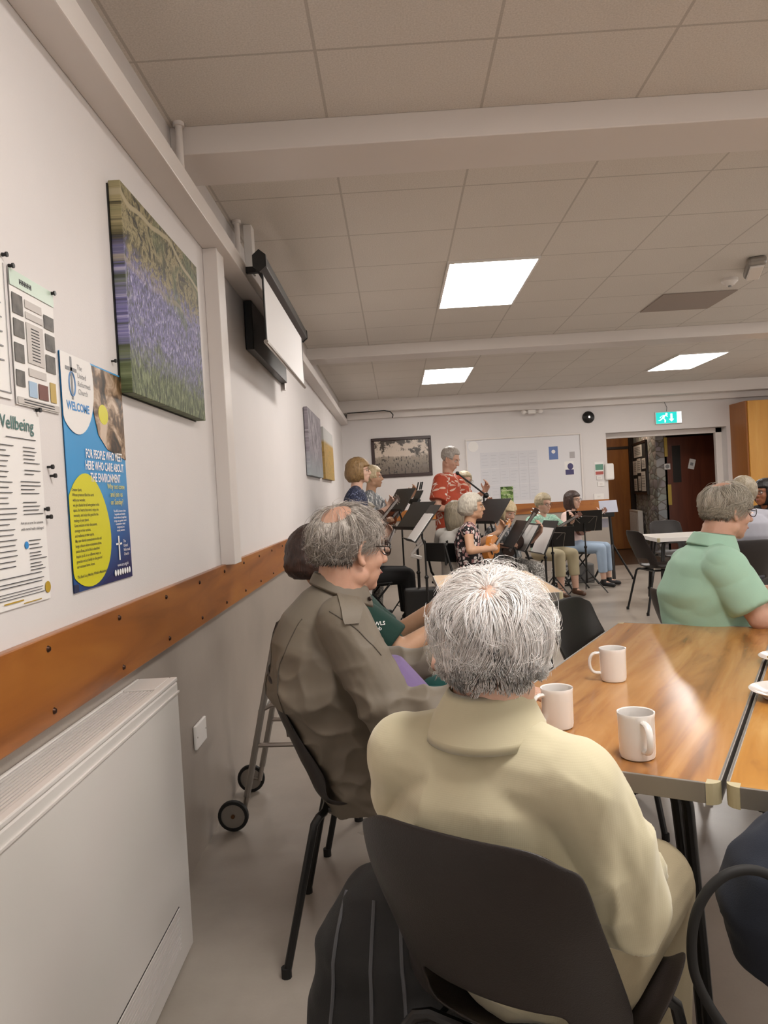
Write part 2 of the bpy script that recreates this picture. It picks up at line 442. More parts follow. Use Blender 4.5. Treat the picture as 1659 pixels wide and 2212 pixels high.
# ------------------------------------------------------------------ room shell
YB, CH, XR, YN = 12.0, 2.8, 9.0, -3.5
def sbox(name, a, b, m, bevel=0): return struct(MB().bb(a, b).build(name, m, smooth=0, bevel=bevel))
sbox('floor', (-.2, YN, -.1), (XR, YB+.25, 0), M_floor)
sbox('floor_lobby', (3.5, YB+.25, -.1), (8, 15.8, 0), M_lobbyfloor)
w = MB(); w.bb((-.2, YN, 1.0), (0, YB+.2, CH+.1), 0); w.bb((-.2, YN, -.02), (-.002, YB+.2, 1.0), 1)
struct(w.build('wall_left', [M_wall, M_wall_low], smooth=0))
w = MB()
OX0, OX1, OZ = 4.125, 6.0, 2.105
w.bb((-.2, YB, .93), (OX0, YB+.25, CH+.1), 0); w.bb((-.2, YB, 0), (OX0-.001, YB+.249, .93), 1)
w.bb((OX0, YB, OZ), (OX1, YB+.25, CH+.1), 0); w.bb((OX1, YB, 0), (XR, YB+.25, CH+.1), 0)
struct(w.build('wall_back', [M_wall, M_wall_low], smooth=0))
w = MB(); w.bb((XR, YN, 0), (XR+.2, YB+.25, .9)); w.bb((XR, YN, 2.5), (XR+.2, YB+.25, CH+.1))
WYS = [(-2.8, -.4), (.4, 2.8), (3.6, 6.9), (8.0, 11.0)]  # openings for windows added out of view on the right
for a_, b_ in zip([YN]+[k[1] for k in WYS], [k[0] for k in WYS]+[YB+.25]): w.bb((XR, a_, .9), (XR+.2, b_, 2.5))
struct(w.build('wall_right', M_wall, smooth=0))
w = MB(); w.bb((-.2, YN-.2, 0), (XR+.2, YN, .9)); w.bb((-.2, YN-.2, 2.5), (XR+.2, YN, CH+.1)); w.bb((-.2, YN-.2, .9), (1.0, YN, 2.5)); w.bb((4.2, YN-.2, .9), (5.2, YN, 2.5)); w.bb((8.2, YN-.2, .9), (XR+.2, YN, 2.5))  # more added openings, behind the camera
struct(w.build('wall_near', M_wall, smooth=0))
def added_winframe(name, a, b):  # frames of unseen windows, added to let soft world light in
    w = MB(); ax = 1 if a[0] == b[0] else 0; o_ = MB()
    n = 3
    for k in range(n+1):
        t_ = a[ax]+(b[ax]-a[ax])*k/n; lo = [a[0], a[1], .9]; hi = [b[0], b[1], 2.5]; lo[ax] = t_-.025; hi[ax] = t_+.025; lo[1-ax] = a[1-ax]-.03; hi[1-ax] = a[1-ax]+.03; w.bb(lo, hi)
    for z in (.9, 2.45):
        lo = [a[0], a[1], z]; hi = [b[0], b[1], z+.05]; lo[1-ax] = a[1-ax]-.03; hi[1-ax] = a[1-ax]+.03; w.bb(lo, hi)
    struct(w.build(name, M_white, smooth=0))
for k, (a_, b_) in enumerate(WYS): added_winframe('window_%d' % (k+1), (XR+.1, a_), (XR+.1, b_))
added_winframe('window_5', (1.0, YN-.1), (4.2, YN-.1)); added_winframe('window_6', (5.2, YN-.1), (8.2, YN-.1))
sbox('ceiling', (-.2, YN, CH), (XR, YB, CH+.1), M_ceil)
for i, y in enumerate((-1.5, 3.0, 7.5)):
    sbox('trim_%d' % (i+1), (-.0, y, 2.69), (XR, y+.3, CH), M_white, .004)
sbox('trim_4', (0, YB-.3, 2.62), (XR, YB, CH), M_white, .004)
sbox('trim_5', (0.0, YN, 2.465), (.105, YB, 2.545), M_white, .004)
sbox('trim_6', (.105, YB-.1, 2.53), (XR, YB, 2.62), M_white, .004)
sbox('trim_7', (0, 3.42, 1.045), (.065, 3.56, 2.465), M_white, .003)
# dado rails
def rail(name, a, b, m, bolts):
    o = struct(MB().bb(a, b).build(name, m, smooth=0, bevel=.003))
    for p in bolts:
        q = MB()
        q.lathe([(.0001, .006), (.005, .005), (.008, 0)], n=10)
        T = Matrix.Translation(p[0]) @ p[1]
        q.v = [tuple(T @ V(v)) for v in q.v]
        q.build('screw_head', mat('dark screw', '3A2010', .4, .6), o)
    return o
RX = Matrix.Rotation(pi/2, 4, 'Y'); RY = Matrix.Rotation(pi/2, 4, 'X')
bl = []
for k in range(14):
    y = 1.66+.43*k
    bl.append((V((.022, y, 1.02)), RX)); bl.append((V((.022, y+.01, .88)), RX))
rail('baseboard_left', (0, YN, .85), (.022, YB, 1.048), M_rail, bl)
rail('baseboard_back', (.022, YB-.022, .91), (OX0, YB, 1.075), M_railx, [])
# door lining in the back opening
w = MB(); w.bb((OX1-.10, YB+.18, 0), (OX1, YB+.26, OZ)); w.bb((OX0, YB+.18, OZ-.08), (OX1, YB+.26, OZ)); w.bb((OX0, YB+.16, 0), (OX0+.05, YB+.26, OZ))
struct(w.build('door_1', M_white, smooth=0, bevel=.004))
# lobby
LY = 15.2
sbox('wall_lobby_back', (3.5, LY, 0), (8, LY+.2, 3), mat('lobby brown panel', '4A2C16', .5))
sbox('wall_lobby_left', (3.3, YB+.25, 0), (3.5, LY, 3), M_wall)
sbox('wall_lobby_right', (7.6, YB+.25, 0), (7.8, LY, 3), M_wall)
sbox('ceiling_lobby', (3.3, YB+.25, 2.6), (7.8, LY+.2, 2.7), M_white)
# stone side wall (slanting) and pier
w = MB(); w.prism([(5.53, LY), (5.30, 13.55), (5.30, 13.2), (5.48, 13.2), (5.75, LY)], 0, 2.6)
struct(w.build('wall_lobby_stone', M_stone, smooth=0))
def door_leaf(name, x0, x1, y, z1, m):
    o = struct(MB().bb((x0, y, .01), (x1, y+.045, z1)).build(name, m, smooth=0, bevel=.002)); return o
d = door_leaf('door_2', 4.78, 5.42, LY-.06, 1.98, M_doororange)
MB().bb((5.42, LY-.1, 0), (5.55, LY-.02, 2.6)).build('door_frame', mat('dark brown frame', '1E120C', .45), d, smooth=0)
MB().bb((4.6, LY-.08, 1.98), (5.5, LY-.03, 2.03)).build('door_frame', mat('dark brown frame', '1E120C', .45), d, smooth=0)
MB().bb((4.78, LY-.07, 2.03), (5.42, LY-.02, 2.6)).build('over_panel', M_doororange, d, smooth=0)
DY = 13.2
d = door_leaf('door_3', 5.44, 6.55, DY, 2.05, M_doorred)
MB().bb((5.55, DY-.008, 1.25), (5.73, DY+.002, 1.92)).build('window_bead', M_doorred, d, smooth=0, bevel=.002)
MB().bb((5.57, DY-.012, 1.27), (5.71, DY-.006, 1.90)).build('pane', M_glass, d, smooth=0)
br = mat('brass plate', 'B39A4A', .35, .5)
MB().bb((5.47, DY-.012, .89), (5.53, DY-.002, 1.24)).build('push_plate', br, d, smooth=0)
hd = MB(); hd.bb((5.44, DY-.03, 1.72), (5.49, DY-.002, 2.05)); hd.build('door_handle', mat('yellow plate', 'C9AC48', .4), d, smooth=0, bevel=.004)
p = MB().bb((5.43, DY-.010, 1.50), (5.53, DY-.006, 1.60)).build('round_sign', M_paper, smooth=0)
q = MB().cone((5.48, DY-.013, 1.55), (5.48, DY-.010, 1.55), .035, n=20).build('symbol', M_inkgrey, p)
tag(p, 'small square notice with a grey disc on the red-brown lobby door', 'sign')
Rr = Matrix.Rotation(radians(14), 3, 'Y')
p = MB().box((5.90, DY-.006, 1.57), (.105, .004, .17), Rr).build('notice_sheet', M_paper, smooth=0)
MB().box((5.897, DY-.010, 1.57), (.05, .003, .05), Rr).build('print', M_inkgrey, p, smooth=0)
tag(p, 'tilted white notice stuck on the red-brown lobby door', 'notice')
# notice board on the stone wall
dirv = (V((5.30, 13.55, 0))-V((5.53, LY, 0))).normalized(); nrm = V((-dirv.y, dirv.x, 0)); nrm = nrm if nrm.x < 0 else -nrm
def onstone(s, z, off): p = V((5.53, LY, 0))+dirv*s+nrm*off; return V((p.x, p.y, z))
def stonebox(s0, s1, z0, z1, o0, o1):
    m_ = MB(); vs = [onstone(s, z, o) for s in (s0, s1) for z in (z0, z1) for o in (o0, o1)]
    m_.add(vs, [(0, 1, 3, 2), (4, 6, 7, 5), (0, 4, 5, 1), (2, 3, 7, 6), (0, 2, 6, 4), (1, 5, 7, 3)]); return m_
nb = stonebox(.12, 1.5, 1.12, 2.02, .003, .03).build('notice_board', mat('black felt', '1C1A1A', .9), smooth=0)
tag(nb, 'black pinned notice board on the stone lobby wall', 'notice board')
fr = MB(); 
for a in ((.08, .12, 1.08, 2.06), (1.5, 1.54, 1.08, 2.06), (.12, 1.5, 1.08, 1.12), (.12, 1.5, 2.02, 2.06)):
    m_ = stonebox(a[0], a[1], a[2], a[3], .003, .04); fr.add(m_.v, m_.f)
fr.build('frame', mat('dark brown frame', '1E120C', .45), nb, smooth=0)
for k, (s0, s1, z0, z1) in enumerate([(.3, 1.15, 1.78, 2.0), (.14, .55, 1.45, 1.72), (.6, .98, 1.48, 1.75), (1.1, 1.46, 1.55, 1.74), (.66, .9, 1.15, 1.42), (.2, .5, 1.14, 1.38), (1.0, 1.4, 1.14, 1.5), (-.02, .1, 1.02, 1.3)]):
    p = stonebox(s0, s1, z0, z1, .032, .036).build('pinned_sheet', M_paper, smooth=0)
    tag(p, ['wide white sheet pinned at the top of the lobby notice board', 'white sheet pinned at the left middle of the lobby notice board', 'white sheet pinned in the centre of the lobby notice board', 'white sheet pinned at the right of the lobby notice board', 'narrow sheet pinned low in the middle of the lobby notice board', 'sheet pinned at the bottom left of the lobby notice board', 'large sheet pinned at the bottom right of the lobby notice board', 'small slip hanging on the dark frame beside the lobby notice board'][k], 'sheet', 'sheets on the lobby notice board')
    ln = MB()
    for j in range(5):
        zz = z1-(z1-z0)*(.2+.14*j); m_ = stonebox(s0+.12*(s1-s0), s1-.15*(s1-s0), zz-.006, zz+.006, .037, .038); ln.add(m_.v, m_.f)
    ln.build('print', M_inkgrey, p, smooth=0)
lr = stonebox(.1, 1.05, .22, .78, .05, .14).build('panel_radiator', M_radiator, smooth=0, bevel=.008)
tag(lr, 'white panel radiator under the notice board in the lobby', 'radiator')
g_ = MB()
for k in range(10):
    m_ = stonebox(.16+.09*k, .19+.09*k, .26, .74, .14, .145); g_.add(m_.v, m_.f)
g_.build('fluting', M_radiator, lr, smooth=0)
for s_ in (.25, .9): stonebox(s_, s_+.03, .0, .24, .08, .11).build('foot', M_radiator, lr, smooth=0)

# ceiling lights (the room's own lamps, plus one added in the lobby)
M_panel = mat('lit diffuser', 'FFFFFF', .5, emit='FFF9F3', es=PANEL_W)
def light_panel(x, y, label):
    r = empty('ceiling_light', (x, y, CH), 0, label, 'ceiling light', 'square light panels in the ceiling')
    MB().bb((-.285, -.585, -.012), (.285, .585, -.004)).build('diffuser', M_panel, r, smooth=0)
    f_ = MB()
    for a, b in (((-.3, -.6), (.3, -.585)), ((-.3, .585), (.3, .6)), ((-.3, -.585), (-.285, .585)), ((.285, -.585), (.3, .585))):
        f_.bb((a[0], a[1], -.015), (b[0], b[1], 0))
    f_.build('frame', M_whiteplastic, r, smooth=0)
light_panel(1.52, 5.55, 'large bright ceiling light panel, nearest one over the room')
light_panel(1.52, 9.72, 'bright ceiling light panel beyond the second beam, left one')
light_panel(4.54, 9.72, 'bright ceiling light panel beyond the second beam, right one')
light_panel(4.54, 5.55, 'bright ceiling light panel out to the right of the nearest one')
light_panel(1.52, 1.05, 'bright ceiling light panel over the tables, nearer than the first beam')
light_panel(4.54, 1.05, 'bright ceiling light panel over the right of the near bay')
lr_ = empty('lobby_ceiling_light', (5.0, 13.9, 2.6), 0, 'round ceiling lamp in the lobby beyond the doorway', 'ceiling light')  # lamp added above the doorway's view to brighten the lobby
q = MB(); q.lathe([(.16, 0), (.16, -.03), (.12, -.06), (.001, -.07)], n=28); q.build('diffuser', mat('lobby lamp glass', 'FFFFFF', .5, emit='FFE6C8', es=34), lr_); MB().cone((0, 0, -.012), (0, 0, 0), .175, n=28).build('base', M_whiteplastic, lr_)
light_panel(7.54, 5.55, 'bright ceiling light panel at the far right of the middle bay')
light_panel(7.54, 1.05, 'bright ceiling light panel at the far right of the near bay')

# ------------------------------------------------------------------ things on the left wall
# heater
def heater():
    r = empty('convector_heater', (0, 1.2, 0), 0, 'white convector heater cabinet below the wooden rail', 'heater')
    x1, y0, y1, z0, z1 = .125, -1.35, 1.05, .0, .812
    b = MB(); b.bb((.002, y0, .01), (x1, y1, z1-.012)); b.build('cabinet', M_radiator, r, smooth=0, bevel=.006)
    t = MB(); t.bb((.002, y0, z1-.012), (.012, y1, z1)); t.bb((x1-.022, y0, z1-.012), (x1, y1, z1)); t.bb((.012, y1-.14, z1-.012), (x1-.022, y1, z1))
    t.build('top_rim', M_radiator, r, smooth=0, bevel=.003)
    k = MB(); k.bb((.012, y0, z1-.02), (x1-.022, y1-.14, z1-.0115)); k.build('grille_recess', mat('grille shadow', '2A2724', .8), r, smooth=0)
    g = MB()
    for i in range(9):
        xx = .016+i*.0098; g.bb((xx, y0, z1-.0115), (xx+.006, y1-.145, z1-.003))
    g.build('top_grille', M_radiator, r, smooth=0)
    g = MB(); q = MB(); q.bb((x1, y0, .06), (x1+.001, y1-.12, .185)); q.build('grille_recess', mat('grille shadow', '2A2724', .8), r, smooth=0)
    for i in range(10):
        zz = .064+i*.0122; g.bb((x1+.001, y0, zz), (x1+.004, y1-.125, zz+.0082))
    g.build('front_grille', M_radiator, r, smooth=0)
    MB().bb((x1, y0, z1-.045), (x1+.004, y1, z1-.04)).build('seam', M_radiator, r, smooth=0)
heater()
# wall socket plate
s_ = MB().bb((0, 2.815, .405), (.012, 2.965, .495)).build('socket_plate', M_whiteplastic, smooth=0, bevel=.004)
tag(s_, 'white blank socket plate on the lower wall right of the heater', 'socket')
q = MB()
for y in (2.83, 2.95): q.cone((.012, y, .45), (.0135, y, .45), .003, n=8)
q.build('screw', M_steel, s_)

def on_left(y0, z1, x=.003): # text frame on the left wall: local x runs along +y, local y up
    T = Matrix(((0, 0, 1, x), (1, 0, 0, y0), (0, 1, 0, z1), (0, 0, 0, 1))); return T
# bluebell canvas
def canvas_mat(name, kind):
    t = NT(name); tc = t.n('ShaderNodeTexCoord'); s_ = t.n('ShaderNodeSeparateXYZ'); t.l(tc.outputs['Object'], s_.inputs[0])
    cb = t.n('ShaderNodeCombineXYZ'); t.l(s_.outputs[1], cb.inputs[0]); t.l(s_.outputs[2], cb.inputs[1])
    def nz(sc, sxy, d=4, dist=.5):
        mp = t.n('ShaderNodeMapping'); mp.inputs['Scale'].default_value = (sxy[0], sxy[1], 1); t.l(cb.outputs[0], mp.inputs[0]); return t.noise(mp.outputs[0], sc, d, .65, dist)
    z = s_.outputs[2]
    if kind == 0:
        a = nz(34, (2.4, .7)); b_ = nz(60, (1.6, .7), 5, .8); c_ = nz(13, (1, 1), 6, 2.4)
        green = t.ramp(a, [(.35, '28301C'), (.5, '525C3A'), (.62, '838C66')])
        purple = t.ramp(b_, [(.38, '383C32'), (.47, '5E5A82'), (.56, '7B76A8'), (.64, 'BDB8CC')])
        brown = t.ramp(c_, [(.38, '2A2618'), (.48, '625A3C'), (.56, '9C906A'), (.66, '45402F')])
        zz = t.math('ADD', z, t.math('MULTIPLY', t.math('SUBTRACT', c_, .5), .25))
        m1 = t.ramp(zz, [(.08, '000000'), (.20, 'FFFFFF')]); m2 = t.ramp(zz, [(.38, '000000'), (.45, 'FFFFFF')])
        col = t.mix(m1, green, purple); col = t.mix(m2, col, brown)
        patch = nz(4, (1, 1), 3, .5); col = t.mix(t.math('MULTIPLY', t.ramp(patch, [(.52, '000000'), (.62, 'FFFFFF')]), .75), col, green)
        fl = nz(110, (1.3, .6), 2, 0); col = t.mix(t.ramp(fl, [(.66, '000000'), (.72, 'AAAAAA')]), col, 'C9C6CC')
        w = t.n('ShaderNodeTexWave', wave_type='RINGS'); t.l(cb.outputs[0], w.inputs[0]); w.inputs['Scale'].default_value = 1.3; w.inputs['Distortion'].default_value = 7; w.inputs['Detail'].default_value = 2
        tw = t.math('MULTIPLY', t.ramp(w.outputs['Fac'], [(.975, '000000'), (.99, 'FFFFFF')]), t.ramp(z, [(.36, '000000'), (.45, 'FFFFFF')]))
        col = t.mix(tw, col, 'A69A7C')
    elif kind == 1:
        a = nz(9, (2, .7), 5, 1.2); col = t.ramp(a, [(.3, '4A4448'), (.5, '8C848C'), (.62, 'B5AEB4'), (.75, '6A4A56')])
        col = t.mix(t.ramp(z, [(.0, 'FFFFFF'), (.25, '000000')]), col, '9AA2A6')
    elif kind == 2:
        a = nz(10, (1, 2), 5, .8); col = t.ramp(a, [(.3, '8E7238'), (.5, 'B28F4C'), (.7, '7C7A48')])
        col = t.mix(t.ramp(z, [(.40, '000000'), (.44, 'FFFFFF')]), col, 'B9B9B6')
    else:
        a = nz(11, (1.3, 1.3), 6, .8)
        col = t.ramp(a, [(.35, '3A302A'), (.5, '84786C'), (.62, 'A89A8A')])
        sky = t.ramp(z, [(.36, '000000'), (.42, 'FFFFFF')]); tr = t.ramp(nz(6, (1, 1.2), 5, .5), [(.5, '000000'), (.56, 'FFFFFF')])
        col2 = t.mix(tr, 'B4A696', '4A4038'); col = t.mix(sky, col, col2)
    t.l(col, t.b.inputs['Base Color']); t.b.inputs['Roughness'].default_value = .6
    return t.m
def canvas(y0, y1, z0, z1, m, label):
    o = MB().bb((0, 0, 0), (.036, y1-y0, z1-z0)).build('canvas_print', m, smooth=0, bevel=.002, loc=(.004, y0, z0))
    tag(o, label, 'picture'); MB().bb((-.0035, -.006, -.004), (.0, y1-y0-.01, z1-z0-.01)).build('backing', M_black, o, smooth=0)
    return o
canvas(2.268, 3.135, 1.665, 2.295, canvas_mat('bluebell picture', 0), 'large canvas of bluebells under branches on the left wall')
canvas(6.95, 8.15, 1.545, 2.17, canvas_mat('grey picture', 1), 'grey and mauve canvas on the left wall, nearer of the distant pair')
canvas(8.42, 9.65, 1.545, 2.12, canvas_mat('golden field picture', 2), 'canvas with a golden field on the left wall, farther of the distant pair')

# posters and flyers
def sheet(y0, y1, z0, z1, m, name='poster', x=.002, curl=0.0):
    mb = MB(); n = 10; vs = []
    for i in range(n+1):
        for j in range(n+1):
            s, t = i/n, j/n
            k = curl*(abs(t-.5)*2)**4*(.3+s)
            vs.append((x+k, y0+(y1-y0)*s, z0+(z1-z0)*t))
    fs = [(i*(n+1)+j, (i+1)*(n+1)+j, (i+1)*(n+1)+j+1, i*(n+1)+j+1) for i in range(n) for j in range(n)]
    m0 = len(vs); vs2 = [(a-.0015, b, c) for a, b, c in vs]
    mb.add(vs, fs); mb.add(vs2, [tuple(reversed(f)) for f in fs]); return mb.build(name, m, smooth=0)
def quad_on(mb, y0, z1, W_, H_, s0, s1, t0, t1, x): mb.bb((x, y0+W_*s0, z1-H_*t1), (x+.0006, y0+W_*s1, z1-H_*t0))
# large blue welcome poster
PY0, PY1, PZ0, PZ1 = 1.855, 2.268, 1.118, 1.715; PW, PH = PY1-PY0, PZ1-PZ0
def bluegrad():
    t = NT('blue poster'); tc = t.n('ShaderNodeTexCoord'); s_ = t.n('ShaderNodeSeparateXYZ'); t.l(tc.outputs['Object'], s_.inputs[0])
    k = t.math('SUBTRACT', s_.outputs[2], t.math('MULTIPLY', s_.outputs[1], .25))
    t.l(t.ramp(t.math('SUBTRACT', k, .55), [(.05, '1F2558'), (.16, '2A5C9C'), (.30, '3F92CC'), (.7, '3C9AD4')]), t.b.inputs['Base Color'])
    t.b.inputs['Roughness'].default_value = .25; return t.m
M_bp = bluegrad()
po = sheet(PY0, PY1, PZ0, PZ1, M_bp, 'poster', .004, 0)
tag(po, 'blue and yellow church welcome poster beside the bluebell canvas', 'poster')
def egg(cx, cz, ry, rz, top=1.0, n=48, lo=None):
    pts = []
    for k in range(n):
        a = 2*pi*k/n; r = 1.0; y = cx+ry*cos(a)*(1-.18*sin(a)*top); z = cz+rz*sin(a); pts.append((y, z))
    return pts
def clip(pts, x0, x1, y0, y1): return [(min(max(a, x0), x1), min(max(b, y0), y1)) for a, b in pts]
TP = on_left(PY0, PZ1, 0)
MB().prism(clip(egg(.19*PW, -.10*PH, .29*PW, .235*PH, 0), .0, PW, -PH, 0), .0055, .0062, TP).build('white_bubble', M_paper, po, smooth=0)
MB().prism(clip(egg(.26*PW, -.745*PH, .36*PW, .245*PH, .9), .0, PW, -PH+.004, 0), .0055, .0062, TP).build('yellow_bubble', mat('yellow print', 'D2CC2A', .3), po, smooth=0)
def photo_mat():
    t = NT('poster photograph'); c = t.coord((1, 1, 1)); a = t.noise(c, 14, 4, .6, .8); 
    t.l(t.ramp(a, [(.36, '1E1610'), (.46, '5E4428'), (.54, '9A7E62'), (.64, 'CDB8A4')]), t.b.inputs['Base Color']); t.b.inputs['Roughness'].default_value = .3; return t.m
MB().prism([(.46*PW, -.005), (.46*PW, -.22*PH), (.52*PW, -.32*PH), (.66*PW, -.38*PH), (PW, -.42*PH), (PW, -.005)], .0055, .006, TP).build('photograph', photo_mat(), po, smooth=0)
MB().prism([(.62*PW+.035*cos(a*pi/8), -.22*PH+.028*sin(a*pi/8)) for a in range(16)], .0062, .0066, TP).build('yellow_spot', mat('yellow print', 'D2CC2A', .3), po, smooth=0)
def TT(y, z, x=.0068): return on_left(PY0+y*PW, PZ1-z*PH, x)
hd = MB()
for k, s_ in enumerate(['FOR PEOPLE WHO MEET', 'HERE WHO CARE ABOUT', 'THE ENVIRONMENT']):
    hd.text(s_, TT(.60, .43+.052*k), .033, .02, 'CENTER', sx=.72)
hd.build('heading', mat('white print', 'F2F2F0', .4), po, smooth=0)
MB().text('WELCOME', TT(.05, .235), .030, .03, 'LEFT', sx=.95).build('welcome_lettering', mat('blue print', '2F86C8', .4), po, smooth=0)
q = MB()
for k, s_ in enumerate(['The', 'United', 'Reformed', 'Church']): q.text(s_, TT(.23, .055+.035*k), .020, 0, 'LEFT')
q.bb((.0068, PY0+.13*PW, PZ1-.19*PH), (.0072, PY0+.155*PW, PZ1-.01*PH)); q.bb((.0068, PY0+.06*PW, PZ1-.07*PH), (.0072, PY0+.22*PW, PZ1-.055*PH))
q.build('church_logo', M_inkgrey, po, smooth=0)
q = MB(); ring = [(.1425*PW+.018*cos(a*pi/12), -.125*PH+.03*sin(a*pi/12)) for a in range(24)]
q.tube([TP @ V((a, b, .007)) for a, b in ring]+[TP @ V((ring[0][0], ring[0][1], .007))], .0022, 6); q.build('logo_fish', mat('logo blue', '5E86B4', .4), po)
q = MB()
for k, s_ in enumerate(['Why not come', 'and join us', 'on Sunday?']): q.text(s_, TT(.77, .565+.037*k), .0215, .012, 'CENTER')
q.build('invitation', mat('pale yellow print', 'D9D060', .4), po, smooth=0)
q = MB()
for k, s_ in enumerate(['The URC is known to be a', 'hospitable and inclusive', 'church where all, regardless', 'of age, race, gender, sexual', 'orientation or mixed', 'background, are', 'warmly welcome.']): q.text(s_, TT(.81, .675+.0155*k), .0088, .01, 'CENTER')
for k, s_ in enumerate(['The', 'United', 'Reformed', 'Church']): q.text(s_, TT(.84, .825+.021*k), .0125, 0, 'LEFT')
q.text('www.urc.org.uk', TT(.81, .935), .0135, 0, 'CENTER')
for k in range(7):
    q.prism([(( .66+.045*k)*PW+.007*cos(a*pi/6), -.962*PH+.009*sin(a*pi/6)) for a in range(12)], .0068, .0072, TP)
q.bb((.0068, PY0+.745*PW, PZ1-.905*PH), (.0072, PY0+.765*PW, PZ1-.79*PH)); q.bb((.0068, PY0+.70*PW, PZ1-.832*PH), (.0072, PY0+.81*PW, PZ1-.823*PH))
q.build('white_lettering', mat('white print', 'F2F2F0', .4), po, smooth=0)
q = MB()
for k, s_ in enumerate(['Creator Spirit,', 'Whose presence filled the earth', 'with your wonder,', 'we give thanks for all who gather in this', 'space, for hearts that work, enjoy, the', 'necessity, and enjoy this good for the', 'making of your planet.', 'Grant wisdom in their discussions,', 'courage in their actions,', 'and resilience in their spirits.', 'May our shared commitment to this call', 'forge a future where ecosystems thrive,', 'justice flows, and all life is cherished.', 'Inspire us all, in our different ways, to', 'generate and act boldly for the good of', 'our common home. Amen.', '', 'The Revd Lucy Mottley, Windsor-Maidenhead']):
    q.text(s_, TT(.045 if k else .04, .578+.0215*k), .0112, .004, 'LEFT', sx=.92)
q.build('prayer_text', M_ink, po, smooth=0)
q = MB().bb((.0041, PY0, PZ0), (.0046, PY0+.028, PZ0+.02)).build('corner_fold', mat('logo navy', '1F2A4A', .5), po, smooth=0)

def pins(parent, pts):
    for y, z in pts:
        q = MB(); q.cone((.004, y, z), (.012, y, z), .0045, .0035, n=10); q.cone((.012, y, z), (.016, y, z), .0055, n=10); q.build('drawing_pin', M_black, parent)
fl = sheet(1.628, 1.838, 1.556, 1.848, M_paper, 'flyer', .004)
tag(fl, 'white flyer with small grey photographs around its edge, above the wellbeing notice', 'flyer')
FW, FH = .21, .292
mb = MB(); quad_on(mb, 1.628, 1.848, FW, FH, .0, 1.0, .0, .12, .0056); mb.build('header_band', mat('pale green print', 'BCCDBE', .4), fl, smooth=0)
q = MB()
for k in range(8): q.bb((.0060, 1.628+(.2+.035*k)*FW, 1.848-.085*FH), (.0064, 1.628+(.2+.035*k+.022)*FW, 1.848-.045*FH))
q.bb((.0060, 1.628+.2*FW, 1.848-.069*FH), (.0064, 1.628+.46*FW, 1.848-.062*FH)); q.build('header_lettering', M_ink, fl, smooth=0)
ph = mat('grey photograph', '5E5A55', .5, var=.6, vscale=30)
for k, (a, b, c, e) in enumerate([(.03, .25, .17, .32), (.73, .97, .22, .33), (.03, .25, .36, .49), (.74, .97, .37, .5), (.02, .22, .54, .68), (.72, .95, .54, .68), (.02, .2, .74, .86)]):
    mb = MB(); quad_on(mb, 1.628, 1.848, FW, FH, a, b, c, e, .0056); mb.build('photograph', ph, fl, smooth=0)
for col, (a, b, c, e) in (('9CB4CC', (.28, .46, .80, .92)), ('6A3A30', (.5, .72, .80, .92)), ('B59A50', (.78, .92, .76, .92))):
    mb = MB(); quad_on(mb, 1.628, 1.848, FW, FH, a, b, c, e, .0056); mb.build('photograph', mat('print '+col, col, .5), fl, smooth=0)
mb = MB(); quad_on(mb, 1.628, 1.848, FW, FH, .3, .68, .35, .66, .0056); quad_on(mb, 1.628, 1.848, FW, FH, .3, .68, .18, .24, .0056); quad_on(mb, 1.628, 1.848, FW, FH, .3, .7, .27, .32, .0056); quad_on(mb, 1.628, 1.848, FW, FH, .3, .7, .7, .76, .0056); quad_on(mb, 1.628, 1.848, FW, FH, .02, .98, .94, .99, .0056)
mb.build('text_panel', mat('pale grey print', 'BDB7B2', .5), fl, smooth=0)
mb = MB()
for k in range(11): quad_on(mb, 1.628, 1.848, FW, FH, .40, .58, .385+.024*k, .392+.024*k, .0063)
for k in range(2): quad_on(mb, 1.628, 1.848, FW, FH, .15, .85, .95+.02*k, .957+.02*k, .0063)
mb.build('print', M_ink, fl, smooth=0)
pins(fl, [(1.632, 1.852), (1.83, 1.845)])
f0 = sheet(1.40, 1.612, 1.563, 1.86, M_paper, 'framed_notice', .004)
tag(f0, 'white notice in a clear sleeve at the left edge, above the wellbeing notice', 'notice')
mb = MB()
for a, b in (((1.40, 1.575), (1.605, 1.577)), ((1.604, 1.575), (1.606, 1.85))): mb.bb((.0056, a[0], a[1]), (.0062, b[0], b[1]))
for k in range(6): mb.bb((.0056, 1.45, 1.79-.03*k), (.0062, 1.585, 1.793-.03*k))
mb.build('print', M_inkgrey, f0, smooth=0); pins(f0, [(1.607, 1.868)])
# wellbeing notice (A3)
wb = sheet(1.425, 1.728, 1.125, 1.548, M_paper, 'notice_sheet', .004)
tag(wb, 'large white wellbeing notice full of small print, left of the blue poster', 'notice')
q = MB(); q.text('Wellbeing', on_left(1.695, 1.500, .0058), .040, .008, 'RIGHT'); q.build('title_lettering', mat('teal print', '3E6A66', .5), wb, smooth=0)
q = MB(); random.seed(3)
def lines(y0, y1, z, n, dz=.0085, th=.0016):
    for k in range(n):
        e = y1-random.random()*.04; q.bb((.0056, y0, z-dz*k-th), (.0062, e, z-dz*k))
lines(1.57, 1.71, 1.483, 1)
lines(1.64, 1.715, 1.465, 5); lines(1.64, 1.715, 1.415, 2); lines(1.62, 1.72, 1.39, 4); lines(1.625, 1.72, 1.345, 4)
lines(1.64, 1.72, 1.262, 3); lines(1.64, 1.72, 1.235, 3, .007); lines(1.64, 1.72, 1.212, 3, .007); lines(1.44, 1.60, 1.465, 24, .011)
lines(1.5, 1.725, 1.19, 1); lines(1.45, 1.725, 1.178, 2, .007); lines(1.45, 1.725, 1.158, 3, .006, .0012)
